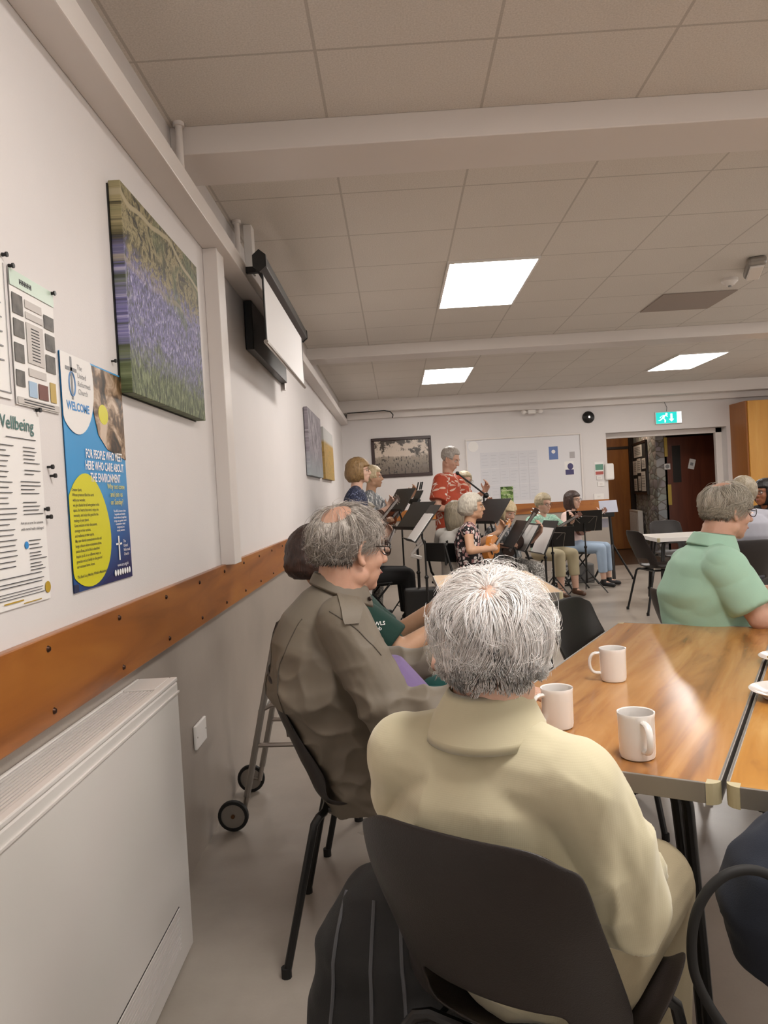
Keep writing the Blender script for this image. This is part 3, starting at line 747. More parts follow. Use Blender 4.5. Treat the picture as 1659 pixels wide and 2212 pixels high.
q.text('Are you a carer for someone', on_left(1.61, 1.297, .0058), .0085, .01, 'LEFT'); q.text('with mental health challenges?', on_left(1.61, 1.284, .0058), .0085, .01, 'LEFT')
q.build('print', M_ink, wb, smooth=0)
MB().cone((.0056, 1.714, 1.152), (.0064, 1.714, 1.152), .013, n=24).build('yellow_seal', mat('gold print', 'B4932C', .4), wb)
MB().cone((.0056, 1.628, 1.252), (.0064, 1.628, 1.252), .008, n=20).build('blue_badge', mat('blue print', '2F86C8', .4), wb)
q = MB(); q.bb((.0056, 1.60, 1.129), (.0062, 1.68, 1.131)); q.bb((.0056, 1.52, 1.136), (.0062, 1.60, 1.139)); q.build('gold_line', mat('gold print', 'B4932C', .4), wb, smooth=0)
pins(wb, [(1.715, 1.552), (1.735, 1.31)])
for k, (px, py) in enumerate([(104, 1009), (110, 1028), (94, 1100), (242, 780)]):
    p = atX(px, py, .002); q = MB(); q.cone((0, p.y, p.z), (.01, p.y, p.z), .003, n=8); q.cone((.01, p.y, p.z), (.015, p.y, p.z), .0055, n=10); o = q.build('drawing_pin', M_black)
    tag(o, ['dark drawing pin in the wall right of the wellbeing notice, upper one', 'dark drawing pin just below the upper one, right of the wellbeing notice', 'dark drawing pin at the edge of the wellbeing notice, lower one', 'drawing pin in the wall between the blue poster and the bluebell canvas'][k], 'drawing pin')

# projector screen and black panel behind
def proj_screen():
    r = empty('projector_screen', (.2, 4.62, 2.5), 0, 'pull-down projector screen hanging high on the left wall', 'projector screen')
    h = MB(); pts = [(.035*cos(a), .05*sin(a)) for a in [k*pi/3+pi/6 for k in range(6)]]
    T = Matrix(((1, 0, 0, 0), (0, 0, 1, 0), (0, 1, 0, 0), (0, 0, 0, 1)))
    h.prism(pts, -.86, .86, T); h.build('housing', M_black, r, smooth=0, bevel=.004)
    for e0 in (-.875, .855): MB().prism([(a*1.1, b*1.1) for a, b in pts], e0, e0+.02, T).build('end_cap', M_blackplastic, r, smooth=0)
    MB().bb((.0, -.78, -.375), (.003, .74, -.03)).build('screen_fabric', mat('screen white', 'E6E4E4', .6), r, smooth=0)
    m_ = MB(); m_.bb((-.004, -.80, -.385), (-.001, .76, -.03)); m_.bb((-.003, -.805, -.385), (.004, -.78, -.03)); m_.bb((-.003, .74, -.385), (.004, .762, -.03)); m_.build('black_border', M_black, r, smooth=0)
    MB().tube([(.002, -.82, -.385), (.002, .78, -.385)], .011, 10).build('bottom_bar', M_steel, r)
    b = MB()
    for y in (-.72, .7): b.bb((-.195, y, -.01), (-.02, y+.03, .02)); 
    b.build('bracket', M_black, r, smooth=0)
proj_screen()
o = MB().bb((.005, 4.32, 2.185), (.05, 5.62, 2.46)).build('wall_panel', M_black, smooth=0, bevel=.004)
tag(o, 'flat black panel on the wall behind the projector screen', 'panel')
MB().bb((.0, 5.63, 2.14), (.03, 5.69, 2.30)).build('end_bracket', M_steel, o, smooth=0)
for k, (x, y) in enumerate(((.045, 2.968), (.05, 4.02))):
    pp = MB(); pp.tube([(x, y, 2.54), (x, y, 2.8)], .014, 12); o = pp.build('ceiling_pipe', M_white)
    tag(o, ['short white pipe up to the ceiling by the first beam', 'short white pipe to the ceiling left of the projector screen'][k], 'pipe')
    MB().cone((x, y, 2.785), (x, y, 2.80), .022, n=14).build('collar', M_white, o)
o = MB().bb((.07, 4.08, 2.545), (.115, 4.16, 2.8)).build('cable_trunking', M_whiteplastic, smooth=0, bevel=.004); tag(o, 'white square cable trunking rising to the ceiling beside the projector screen', 'trunking')

# ------------------------------------------------------------------ back wall things
def back(px, py, y=YB): return atY(px, py, y)
a = back(801, 948); b = back(935, 1027); yf = YB-.03
r = empty('framed_picture', (0, 0, 0), 0, 'dark framed sepia photograph of a crowded square on the back wall', 'picture')
x0, x1, z0, z1 = a.x, b.x, 1.60, 2.225
f_ = MB()
for A, B in (((x0, z0), (x1, z0+.05)), ((x0, z1-.05), (x1, z1)), ((x0, z0+.05), (x0+.05, z1-.05)), ((x1-.05, z0+.05), (x1, z1-.05))): f_.bb((A[0], yf, A[1]), (B[0], YB-.002, B[1]))
f_.build('frame', mat('dark mahogany', '2E1712', .35), r, smooth=0, bevel=.006)
t = NT('sepia town photograph'); tc = t.n('ShaderNodeTexCoord'); s_ = t.n('ShaderNodeSeparateXYZ'); t.l(tc.outputs['Object'], s_.inputs[0])
c1 = t.coord((1, 1, 1)); n1 = t.noise(c1, 12, 5, .7); n2 = t.noise(t.coord((2.5, 1, 1)), 16, 3, .6)
ground = t.ramp(s_.outputs[2], [(.0, '5E5248'), (.3, '9A8D7E')]); ground = t.mix(t.ramp(n2, [(.55, '000000'), (.6, 'FFFFFF')]), ground, '2E2824')
sky = t.mix(t.ramp(t.noise(c1, 5, 5, .7), [(.5, '000000'), (.55, 'FFFFFF')]), 'C8B8A8', '41382F')
zn = t.math('ADD', s_.outputs[2], t.math('MULTIPLY', t.math('SUBTRACT', n1, .5), .15))
t.l(t.mix(t.ramp(zn, [(.26, '000000'), (.29, 'FFFFFF')]), ground, sky), t.b.inputs['Base Color']); t.b.inputs['Roughness'].default_value = .2
MB().bb((0, 0, 0), (x1-x0-.1, .008, z1-z0-.1)).build('photograph', t.m, r, smooth=0, loc=(x0+.05, YB-.02, z0+.05))
# white pinboard recess
a = back(1007, 950); b = back(1251, 937); 
r = empty('pin_board', (0, 0, 0), 0, 'wide white board covered with taped papers on the back wall', 'board')
x0, x1, z0, z1 = a.x, b.x, 1.075, 2.105
MB().bb((x0, YB-.012, z0), (x1, YB-.002, z1)).build('panel', mat('board white', 'D8D6D8', .45), r, smooth=0)
f_ = MB()
for A, B in (((x0-.02, z1), (x1+.02, z1+.025)), ((x0-.02, z0), (x0, z1)), ((x1, z0), (x1+.025, z1))): f_.bb((A[0], YB-.03, A[1]), (B[0], YB-.002, B[1]))
f_.build('frame', M_white, r, smooth=0, bevel=.003)
random.seed(5)
pap = MB(); pr = MB()
PL = []
for i in range(6):
    for j in range(3):
        PL.append((x0+.20+i*.15, z1-.20-j*.26))
labs = 'pale paper taped on the white board'
for k, (xx, zz) in enumerate(PL):
    o = MB().bb((xx, YB-.016, zz-.25), (xx+.145, YB-.0125, zz)).build('taped_paper', mat('pale paper', 'CFCED2', .5), smooth=0)
    row = ['top', 'middle', 'bottom'][k % 3]; colm = ['first', 'second', 'third', 'fourth', 'fifth', 'sixth'][k//3]
    tag(o, 'pale paper on the white board, %s row, %s from the left' % (row, colm), 'paper', 'papers on the white board')
    q = MB()
    for m_ in range(4): q.bb((xx+.02, YB-.0175, zz-.05-.05*m_), (xx+.02+random.uniform(.06, .11), YB-.0162, zz-.046-.05*m_))
    q.build('print', mat('faint print', 'B4B4BA', .6), o, smooth=0)
def wallsheet(pxa, pya, pxb, pyb, m, label, name='notice_sheet', y=YB-.014, cat='notice', th=.004):
    a = back(pxa, pya, y); b = back(pxb, pyb, y)
    o = MB().bb((a.x, y, min(a.z, b.z)), (b.x, y+th, max(a.z, b.z))).build(name, m, smooth=0); tag(o, label, cat); return o, a, b
o, a, b = wallsheet(1185, 965, 1206, 992, mat('blue leaflet', '5C74A8', .5), 'small blue leaflet at the upper right of the white board', 'leaflet')
c = (a+b)/2; q = MB().cone((c.x, YB-.0155, c.z+.02), (c.x, YB-.014, c.z+.02), .03, n=20); q.build('white_ring', M_paper, o)
o, a, b = wallsheet(1219, 997, 1240, 1026, M_paper, 'white leaflet with a purple figure at the right of the board', 'leaflet')
q = MB(); c = (a+b)/2; q.bb((c.x-.06, YB-.016, c.z-.1), (c.x+.07, YB-.0145, c.z-.02)); q.ell((c.x+.02, YB-.015, c.z+.03), (.045, .002, .05)); q.build('purple_figure', mat('purple print', '3F3A66', .5), o)
o, a, b = wallsheet(1230, 976, 1242, 989, mat('grey slip', 'A9A4A4', .6), 'small grey slip above the purple leaflet', 'leaflet')
o, a, b = wallsheet(1081, 1052, 1110, 1090, pattern_cloth('green leafy print', '4C6630', ['6E8A4A', '8FA868', '3A5224'], 14, .6), 'green poster with pale lettering low on the white board', 'poster', cat='poster', y=YB-.026)
q = MB(); T0 = Matrix(((1, 0, 0, (a.x+b.x)/2), (0, 0, -1, YB-.028), (0, 1, 0, a.z-.07), (0, 0, 0, 1)))
for k, s_ in enumerate(['Gardening', 'in the', 'Church']):
    q.text(s_, T0 @ Matrix.Translation((0, -.065*k, 0)), .045, .01, 'CENTER')
q.build('lettering', mat('cream print', 'D6DCB8', .5), o, smooth=0)
c = back(1022, 965, YB-.014); o = MB().cone((c.x, YB-.02, c.z), (c.x, YB-.012, c.z), .082, n=32).build('paper_disc', M_paper); tag(o, 'round white paper disc at the top left of the white board', 'disc')
o, a, b = wallsheet(1284, 998, 1305, 1026, M_paper, 'small notice with green and red bands beside the doorway', 'notice_sheet', y=YB-.006)
q = MB(); q.bb((a.x+.01, YB-.008, a.z-.13), (b.x-.01, YB-.006, a.z-.04)); q.build('green_band', mat('green print', '5C8C78', .5), o, smooth=0)
q = MB(); q.bb((a.x+.01, YB-.008, b.z+.01), (b.x-.01, YB-.006, b.z+.06)); q.build('red_band', mat('red print', 'A85048', .5), o, smooth=0)
for k, (A, B, lb) in enumerate([((1289, 1028), (1301, 1036), 'white switch plate beside the doorway, upper one'), ((1291, 1041), (1306, 1050), 'pale grey label plate beside the doorway'), ((1283, 1067), (1305, 1078), 'double white socket plate low beside the doorway')]):
    o, a, b = wallsheet(A[0], A[1], B[0], B[1], M_whiteplastic, lb, 'switch_plate', y=YB-.014, cat='switch', th=.012)
    c = (a+b)/2; MB().bb((c.x-.02, YB-.018, c.z-.012), (c.x+.02, YB-.0138, c.z+.012)).build('rocker', M_white, o, smooth=0)
c = back(1316, 1019, YB-.02); q = MB(); q.bb((c.x-.07, YB-.06, c.z-.13), (c.x+.07, YB-.001, c.z+.13)); o = q.build('paper_dispenser', M_whiteplastic, smooth=0, bevel=.025); tag(o, 'white wall dispenser at the left edge of the doorway', 'dispenser')
# alarm bell
c = back(1272, 901, YB-.04)
r = empty('alarm_bell', (c.x, YB, c.z), 0, 'round black alarm bell high on the back wall', 'alarm bell')
q = MB(); q.lathe([(.001, .06), (.05, .055), (.085, .035), (.095, .012), (.09, 0)], n=28); q.v = [(a_, -z_, b_) for a_, b_, z_ in q.v]; q.build('gong', M_black, r)
q = MB(); q.cone((0, -.07, 0), (0, -.055, 0), .018, n=16); q.build('centre_cap', M_chrome, r)
# exit sign
c = back(1445, 902, YB-.05)
r = empty('exit_sign', (c.x, YB-.04, c.z), 0, 'lit green exit sign with a running figure above the doorway', 'sign')
M_sg = mat('lit sign green', '0E9C94', .4, emit='12C4BC', es=1.1); M_sw = mat('lit sign white', 'FFFFFF', .4, emit='E8FFFF', es=1.3)
MB().bb((-.205, 0, -.095), (.205, .03, .095)).build('housing', M_whiteplastic, r, smooth=0, bevel=.004)
MB().bb((-.195, -.006, -.085), (.125, 0, .085)).build('green_face', M_sg, r, smooth=0)
q = MB(); q.bb((.125, -.006, -.085), (.195, 0, .085))
T0 = Matrix(((1, 0, 0, 0), (0, 0, -1, -.0065), (0, 1, 0, 0), (0, 0, 0, 1)))
q.prism([(.025, .06), (.025, -.02), (.0, -.02), (.04, -.062), (.08, -.02), (.055, -.02), (.055, .06)], 0, .001, T0)
q.prism([(-.035+.017*cos(k*pi/6), .058+.017*sin(k*pi/6)) for k in range(12)], 0, .001, T0)
for pts in ([(-.09, .04), (-.05, .045), (-.075, -.01), (-.105, -.005)], [(-.1, .035), (-.09, .045), (-.14, .01), (-.135, -.002)], [(-.06, .04), (-.05, .03), (-.015, .015), (-.02, .03)], [(-.105, .0), (-.09, -.01), (-.14, -.045), (-.17, -.035), (-.14, -.03)], [(-.085, -.005), (-.07, -.01), (-.045, -.04), (-.055, -.075), (-.07, -.07), (-.065, -.045)]):
    q.prism(pts if sum((pts[i][0]*pts[(i+1) % len(pts)][1]-pts[(i+1) % len(pts)][0]*pts[i][1]) for i in range(len(pts))) > 0 else pts[::-1], 0, .001, T0)
q.build('white_symbols', M_sw, r, smooth=0)
MB().tube([(-.03, .0, .095), (-.02, .0, .16), (-.05, .02, .25)], .006).build('cable', M_inkgrey, r)
# emergency light and black wire
c = back(1148, 890, YB-.1); r = empty('wall_lamp', (c.x, YB-.1, c.z), 0, 'small white twin emergency lamp on the trim above the board', 'lamp')
MB().bb((-.06, -.05, -.03), (.06, 0, .03)).build('body', M_whiteplastic, r, smooth=0, bevel=.01)
for x in (-.13, .13):
    q = MB(); q.ell((x, -.04, 0), (.04, .04, .035)); q.tube([(x, -.03, 0), (x*.4, -.02, 0)], .01); q.build('lamp_head', M_whiteplastic, r)
pts = [back(750, 893, YB-.32), back(790, 890, YB-.32), back(830, 887, YB-.32), back(843, 889, YB-.32), back(849, 896, YB-.2), back(848, 902, YB-.12)]
o = MB().tube(pts, .008).build('black_cable', M_rubber); tag(o, 'black cable looping along the trim in the far left corner', 'cable')
# smoke detector and ceiling camera
c = atZ(1576, 608, CH-.02); r = empty('smoke_detector', (c.x, c.y, CH), 0, 'white round smoke detector on the ceiling at the right', 'smoke detector')
q = MB(); q.lathe([(.06, 0), (.06, -.02), (.045, -.035), (.03, -.05), (.001, -.052)], n=24); q.build('cover', M_whiteplastic, r); MB().cone((0, 0, -.06), (0, 0, -.05), .012, n=12).build('test_lamp', M_inkgrey, r)
c = atZ(1630, 575, CH-.02); r = empty('ceiling_sensor', (c.x, c.y, CH), radians(-20), 'long grey-white emergency fitting on the ceiling at the right edge', 'ceiling fitting')
MB().bb((-.06, -.2, -.06), (.06, .2, 0)).build('housing', M_alu, r, smooth=0, bevel=.02); MB().bb((-.045, -.18, -.075), (.045, .18, -.058)).build('diffuser', M_whiteplastic, r, smooth=0, bevel=.008)
o = MB().bb((.6185+.6*4+.006, 3.7532+.6*4+.006, CH-.008), (.6185+.6*5-.006, 3.7532+.6*5-.006, CH-.001)).build('ceiling_tile', mat('darker tile', '9C9088', .9, bump=.3, bscale=200), smooth=0); tag(o, 'darker ceiling tile beside the smoke detector', 'ceiling tile')

# cupboard
r = empty('cupboard', (0, 0, 0), 0, 'tall yellow wooden cupboard at the far right', 'cupboard')
MB().bb((6.06, 11.46, .0), (8.6, YB-.001, 2.43)).build('carcass', M_lockerside, r, smooth=0)
for k in range(3):
    o = MB().bb((6.085+.82*k, 11.435, .05), (6.89+.82*k, 11.459, 2.425)).build('door', M_lockeryellow, r, smooth=0, bevel=.002)
    MB().bb((6.82+.82*k, 11.42, 1.1), (6.84+.82*k, 11.436, 1.2)).build('handle', M_steel, o, smooth=0)

# ------------------------------------------------------------------ chairs
def chair_shell(W_=.42, gap=True, nu=16):
    # side profile (y back to front, z up), local +y is the way the sitter faces
    prof = [(-.285, .832), (-.284, .80), (-.270, .73), (-.248, .67), (-.228, .62), (-.213, .58), (-.201, .545), (-.188, .51), (-.170, .475), (-.14, .452), (-.10, .443), (-.04, .437), (.03, .437), (.10, .442), (.16, .446), (.195, .438), (.212, .420)]
    wid = [.168, .187, .195, .199, .200, .200, .200, .199, .198, .198, .20, .203, .205, .205, .20, .19, .175]
    n = len(prof); vs = []
    for i, (y, z) in enumerate(prof):
        t = i/(n-1)
        back = max(0, 1-t/.5)
        for j in range(nu+1):
            u = -1+2*j/nu
            x = u*wid[i]*(W_/.42)
            wr = (.036+.040*min(1, t/.42)) if t < .45 else .076*max(0, 1-(t-.45)/.18)
            curve = wr*(.5*u*u+.5*u**4)          # back wraps forward at the sides
            dish = .012*(1-back)*(u*u)                       # seat dished
            roll = .02*max(0, abs(u)-.86)/.14*(1-back)
            rz_ = -.012*back*(u**6)
            vs.append((x, y+curve, z+dish+roll+(rz_ if i == 0 else 0)-(.02*abs(u)**8 if i == 0 else 0)))
    fs = []
    for i in range(n-1):
        for j in range(nu):
            if gap and 6 <= i < 8 and 3 <= j < nu-3: continue
            a = i*(nu+1)+j; fs.append((a, a+1, a+nu+2, a+nu+1))
    return vs, fs
def make_chair(label, group=None, m=None, legm=None):
    r = empty('moulded_chair', (0, 0, 0), 0, label, 'chair', group)
    vs, fs = chair_shell(); mb = MB().add(vs, fs); me = mb.mesh('seat_shell'); me.materials.append(m or M_brownplastic); me.shade_smooth()
    o = bpy.data.objects.new('seat_shell', me); COL.objects.link(o); o.parent = r
    s_ = o.modifiers.new('solid', 'SOLIDIFY'); s_.thickness = .007; s_.offset = 0
    e = o.modifiers.new('sub', 'SUBSURF'); e.levels = 1; e.render_levels = 2
    for sx in (-1, 1):
        for sy in (-1, 1):
            q = MB(); top = V((sx*.15, sy*.12-.01, .425)); kn = V((sx*.185, sy*.145-.01, .405)); ft = V((sx*.225, sy*.235-.015, 0.006))
            q.tube([V((0, sy*.12-.01, .425)), top, (top+kn)/2+V((sx*.006, 0, .006)), kn, kn.lerp(ft, .1), kn.lerp(ft, .5), ft], .0115, 10)
            l = q.build('leg', legm or M_black, r)
            MB().cone(ft+V((0, 0, .022)), ft-V((0, 0, .006)), .0145, n=10).build('foot', M_rubber, l)
    q = MB()
    for sx in (-1, 1): q.tube([(sx*.13, -.125, .425), (sx*.13, .115, .425)], .009, 8)
    q.build('seat_rail', legm or M_black, r)
    return r
CH_G = 'moulded plastic chairs'
woman_rz = radians(-31)
chair0 = make_chair('dark brown moulded chair in the foreground, under the cream cardigan', CH_G)
chair0.location = (1.012, 1.308, 0); chair0.rotation_euler = (0, 0, radians(-35))
def put_chair(x, y, rz, label): return copy_tree(chair0, None, (x, y, 0), rz, label)
put_chair(.683, 2.30, radians(-91), 'dark moulded chair under the man in the khaki jacket')
put_chair(1.70, 3.09, radians(-131), 'empty black moulded chair behind the white hair, at the table edge')
put_chair(3.42, 7.75, radians(-82), 'empty black moulded chair seen side-on in front of the doorway')
put_chair(.72, 3.02, radians(-88), 'dark moulded chair under the person in the dark green polo')
put_chair(2.23, 3.42, radians(-86), 'dark moulded chair under the man in the mint green shirt')
put_chair(3.47, 6.06, radians(0), 'black moulded chair under the person in the grey shirt')
put_chair(2.66, 3.38, radians(178), 'empty black moulded chair between the mint shirt and the grey shirt')
put_chair(4.05, 9.1, radians(180), 'dark chair pushed in on the far side of the distant white table')

def folding_chair(x, y, rz, label, grp='black folding chairs of the band'):
    r = empty('folding_chair', (x, y, 0), rz, label, 'chair', grp)
    MB().prism([(-.19, -.18), (.19, -.18), (.2, .19), (-.2, .19)], .435, .46).build('seat', M_blackplastic, r, smooth=0, bevel=.008)
    MB().bb((-.2, -.235, .66), (.2, -.215, .84)).build('backrest', M_blackplastic, r, smooth=0, bevel=.008)
    for sx in (-.205, .205):
        MB().tube([(sx, -.23, .86), (sx, -.16, .55), (sx, .24, 0)], .011, 8).build('leg', M_black, r)
        MB().tube([(sx*.93, .17, .44), (sx*.93, -.22, 0)], .011, 8).build('leg', M_black, r)
    q = MB(); q.tube([(-.2, .16, .09), (.2, .16, .09)], .008, 8); q.tube([(-.19, -.17, .06), (.19, -.17, .06)], .008, 8); q.build('stretcher', M_black, r)
    return r

# ------------------------------------------------------------------ tables
def folding_table(loc, rz, W_, L, label, m, edge=M_alu, ang=True):
    # origin at the near left corner, +x across, +y along; top at 0.71
    r = empty('folding_table', loc, rz, label, 'table')
    zt = .71; c = .026
    pts = [(c, 0), (W_-c, 0), (W_, c), (W_, L-c), (W_-c, L), (c, L), (0, L-c), (0, c)]
    MB().prism([(min(max(a, .004), W_-.004), min(max(b, .004), L-.004)) for a, b in pts], zt-.026, zt).build('tabletop', m, r, smooth=0)
    e = MB()
    e.bb((c, -.001, zt-.040), (W_-c, .006, zt+.0015)); e.bb((c, L-.006, zt-.040), (W_-c, L+.001, zt+.0015)); e.bb((-.001, c, zt-.040), (.006, L-c, zt+.0015)); e.bb((W_-.006, c, zt-.040), (W_+.001, L-c, zt+.0015))
    e.build('edge_trim', edge, r, smooth=0, bevel=.0015)
    for cx, cy, a0 in ((c, c, pi), (W_-c, c, 1.5*pi), (W_-c, L-c, 0), (c, L-c, .5*pi)):
        p = [(cx+c*cos(a0+k*pi/12), cy+c*sin(a0+k*pi/12)) for k in range(7)]+[(cx, cy)]
        MB().prism(p, zt-.043, zt+.0005).build('corner_cap', M_cream, r, smooth=0)
    for yy, s_ in ((.17, 1), (L-.17, -1)):
        q = MB(); q.bb((.05, yy-.02, zt-.05), (W_-.05, yy+.02, zt-.027)); q.build('leg_hinge', M_black, r, smooth=0)
        for sx, x_ in ((1, .09), (-1, W_-.09)):
            q = MB(); q.tube([(x_+sx*.16, yy, zt-.045), (x_+sx*.05, yy, zt-.048), (x_+sx*.01, yy, zt-.07), (x_, yy, zt-.12), (x_-sx*.02, yy-s_*.03, .3), (x_-sx*.035, yy-s_*.05, .01)], .0135, 10)
            q.tube([(x_+sx*.2, yy+s_*.03, zt-.045), (x_+sx*.08, yy+s_*.03, zt-.048), (x_+sx*.04, yy+s_*.03, zt-.07), (x_+sx*.03, yy+s_*.03, zt-.13), (x_+sx*.0, yy-s_*.01, .3), (x_-sx*.02, yy-s_*.04, .02)], .0115, 10)
            q.build('leg', M_black, r)
        MB().tube([(.10, yy-s_*.01, .3), (W_-.10, yy-s_*.01, .3)], .009, 8).build('cross_bar', M_black, r)
        MB().tube([(W_/2, yy+s_*.02, zt-.04), (W_/2, yy+s_*.33, zt-.03)], .007, 6).build('brace', M_black, r)
    return r
TRZ = radians(-29.5)
cu, sv = V((cos(TRZ), sin(TRZ), 0)), V((-sin(TRZ), cos(TRZ), 0))
TP1 = V((1.408, 1.497, 0)); TW = .61
TP0 = TP1-cu*TW
folding_table(TP0, TRZ, TW, 1.75, 'wood-topped folding table with three white mugs on it', M_table)
folding_table(TP1+cu*.010, TRZ, .61, 1.75, 'second wood-topped folding table joined on at the right edge', wood_mat('table laminate two', '95632F', 'C08840', 'D6A660', 'Y', 1.6, .2))
folding_table((1.04, 4.36, 0), 0, .69, 1.25, 'pale empty folding table in the middle distance behind the white hair', M_tablepale)
folding_table((3.52, 8.05, 0), radians(-3), 1.5, .75, 'distant white table behind the empty chair, in front of the doorway', mat('white laminate', 'CFC9C2', .4), M_whiteplastic)

# ------------------------------------------------------------------ mugs and plates
def make_mug(label):
    r = empty('mug', (0, 0, 0), 0, label, 'mug', 'white mugs on the table')
    q = MB(); q.lathe([(.001, .0), (.033, .0), (.0365, .003), (.0385, .012), (.0395, .09), (.0408, .099), (.0402, .1005), (.0375, .099), (.0365, .09), (.0355, .014), (.001, .010)], n=40)
    q.build('cup', M_ceramic, r)
    h = MB(); h.tube([V((.036, 0, .084)).lerp(V((.036, 0, .022)), 0)]+[V((.040+.030*sin(pi*k/14)**.6, 0, .055+.031*cos(pi*k/14))) for k in range(15)]+[V((.036, 0, .022))], .0050, 12)
    h.v = [(x, y*1.5, z) for x, y, z in h.v]
    h.build('handle', M_ceramic, r)
    q = MB(); q.cone((0, 0, .030), (0, 0, .034), .035, n=28); q.build('coffee', mat('dregs of coffee', '4A3020', .15), r)
    return r
mug0 = make_mug('white mug nearest the front edge, handle towards the camera')
p = atZ(1384, 1640, .712); mug0.location = p+V((0, .02, 0)); mug0.location.z = .7105; mug0.rotation_euler = (0, 0, radians(-84))
p = atZ(1330, 1472, .712); copy_tree(mug0, None, (p.x, p.y+.02, .7105), radians(172), 'white mug standing farthest back on the table')
p = atZ(1210, 1574, .712); copy_tree(mug0, None, (p.x, p.y+.02, .7105), radians(200), 'white mug beside the hand and the cream shoulder')
def make_plate(label):
    r = empty('plate', (0, 0, 0), 0, label, 'plate', 'white plates on the table')
    q = MB(); q.lathe([(.001, .004), (.05, .004), (.055, .0), (.058, .001), (.062, .008), (.09, .021), (.0925, .0235), (.09, .0245), (.062, .0125), (.05, .0085), (.001, .0085)], n=48); q.build('dish', M_ceramic, r)
    return r
pl0 = make_plate('white plate with dark cake, lying across the table seam'); pp = atZ(1652, 1503, .72)
pl0.location = (pp.x+.058, pp.y, .712)
q = MB(); q.bb((-.03, -.02, .009), (.03, .025, .04)); o = remesh(q, 'cake_slice', mat('dark cake', '2A1A14', .8, var=.4, vscale=60, bump=.6, bscale=120), None, .003, 4); o.location = pl0.location+V((.0, .0, 0)); tag(o, 'piece of dark chocolate cake on the nearer plate', 'cake')
pp = atZ(1655, 1425, .72); copy_tree(pl0, None, (pp.x+.062, pp.y-.03, .712), 0, 'white plate with yellow food, farther back on the table'); l2 = V((pp.x+.062, pp.y-.03, .712))
for k, (dx, dy, rr, lb) in enumerate([(-.05, .0, .4, 'left'), (-.03, .03, 1.1, 'back'), (-.02, -.02, 2.2, 'front')]):
    q = MB(); q.tube([V((dx-.02*cos(rr), dy-.02*sin(rr), .022)), V((dx, dy, .03)), V((dx+.022*cos(rr), dy+.022*sin(rr), .024))], [.009, .013, .008], 10); o = q.build('snack_piece', mat('yellow pastry', 'C99A2E', .6, var=.3, vscale=60, bump=.4), None); o.location = l2; tag(o, 'yellow crumbly piece of food on the farther plate, %s one' % lb, 'snack', 'yellow food on the farther plate')

# ------------------------------------------------------------------ walking frame
def walker():
    r = empty('walking_frame', (0, 0, 0), 0, 'grey aluminium walking frame with two front wheels by the left wall', 'walking frame')
    def wheel(c, rad=.062):
        w_ = MB(); pr = [(rad-.014, -.012), (rad-.003, -.011), (rad, -.006), (rad, .006), (rad-.003, .011), (rad-.014, .012)]
        n = 28; rs = []
        for k in range(n): pass
        rr = [[V((c[0]+a*cos(2*pi*k/n), c[1]+z, c[2]+a*sin(2*pi*k/n))) for k in range(n)] for a, z in pr]
        w_.rings(rr+[rr[0]], False); o = w_.build('wheel', M_rubber, r)
        MB().cone((c[0], c[1]-.008, c[2]), (c[0], c[1]+.008, c[2]), rad-.013, n=28).build('wheel_disc', M_alu, o)
        MB().cone((c[0], c[1]-.014, c[2]), (c[0], c[1]-.006, c[2]), .008, n=12).build('hub', mat('bronze bolt', '6A4A30', .4, .7), o)
    wa = V((.078, 3.04, .062)); wb_ = V((.072, 3.45, .062))
    wheel(wa); wheel(wb_)
    for y_, w_, nm in ((3.08, wa, 0), (3.44, wb_, 1)):
        q = MB(); top = V((.285, y_+.0, .78)); low = V((.128, y_, .12))
        q.tube([low, top], .0135, 10); q.build('front_leg', M_alu, r)
        q = MB(); q.tube([V((.113, y_, .055)), V((.16, y_, .26))], .011, 10); q.tube([V((w_.x, w_.y, w_.z)), V((.113, y_, .062))], .008, 8); q.build('leg_extension', M_steel, r)
        q = MB(); q.tube([(.58, y_, .02), (.47, y_, .78)], .0135, 10); l = q.build('rear_leg', M_alu, r)
        MB().cone((.58, y_, 0), (.578, y_, .04), .018, n=12).build('rubber_tip', M_rubber, l)
        q = MB(); q.tube([(.285, y_, .78), (.30, y_, .82), (.33, y_, .835), (.43, y_, .835), (.46, y_, .82), (.47, y_, .78)], .013, 10); q.build('handle_grip', M_blackplastic, r)
        q = MB(); q.tube([(.185, y_, .34), (.205, y_, .47), (.25, y_, .49), (.51, y_, .49)], .010, 8); q.tube([(.178, y_, .33), (.53, y_, .32)], .010, 8); q.build('side_rail', M_steel, r)
    q = MB(); q.tube([(.28, 3.08, .75), (.28, 3.44, .75)], .012, 8); q.tube([(.212, 3.08, .47), (.212, 3.44, .47)], .010, 8); q.build('cross_bar', M_alu, r)
walker()

def smooth_path(pts, n=6):
    pts = [V(p) for p in pts]; out = []
    for i in range(len(pts)-1):
        a, b, c, d = pts[max(i-1, 0)], pts[i], pts[i+1], pts[min(i+2, len(pts)-1)]
        for k in range(n):
            t = k/n; out.append(.5*((2*b)+(c-a)*t+(2*a-5*b+4*c-d)*t*t+(3*b-a-3*c+d)*t**3))
    return out+[pts[-1]]
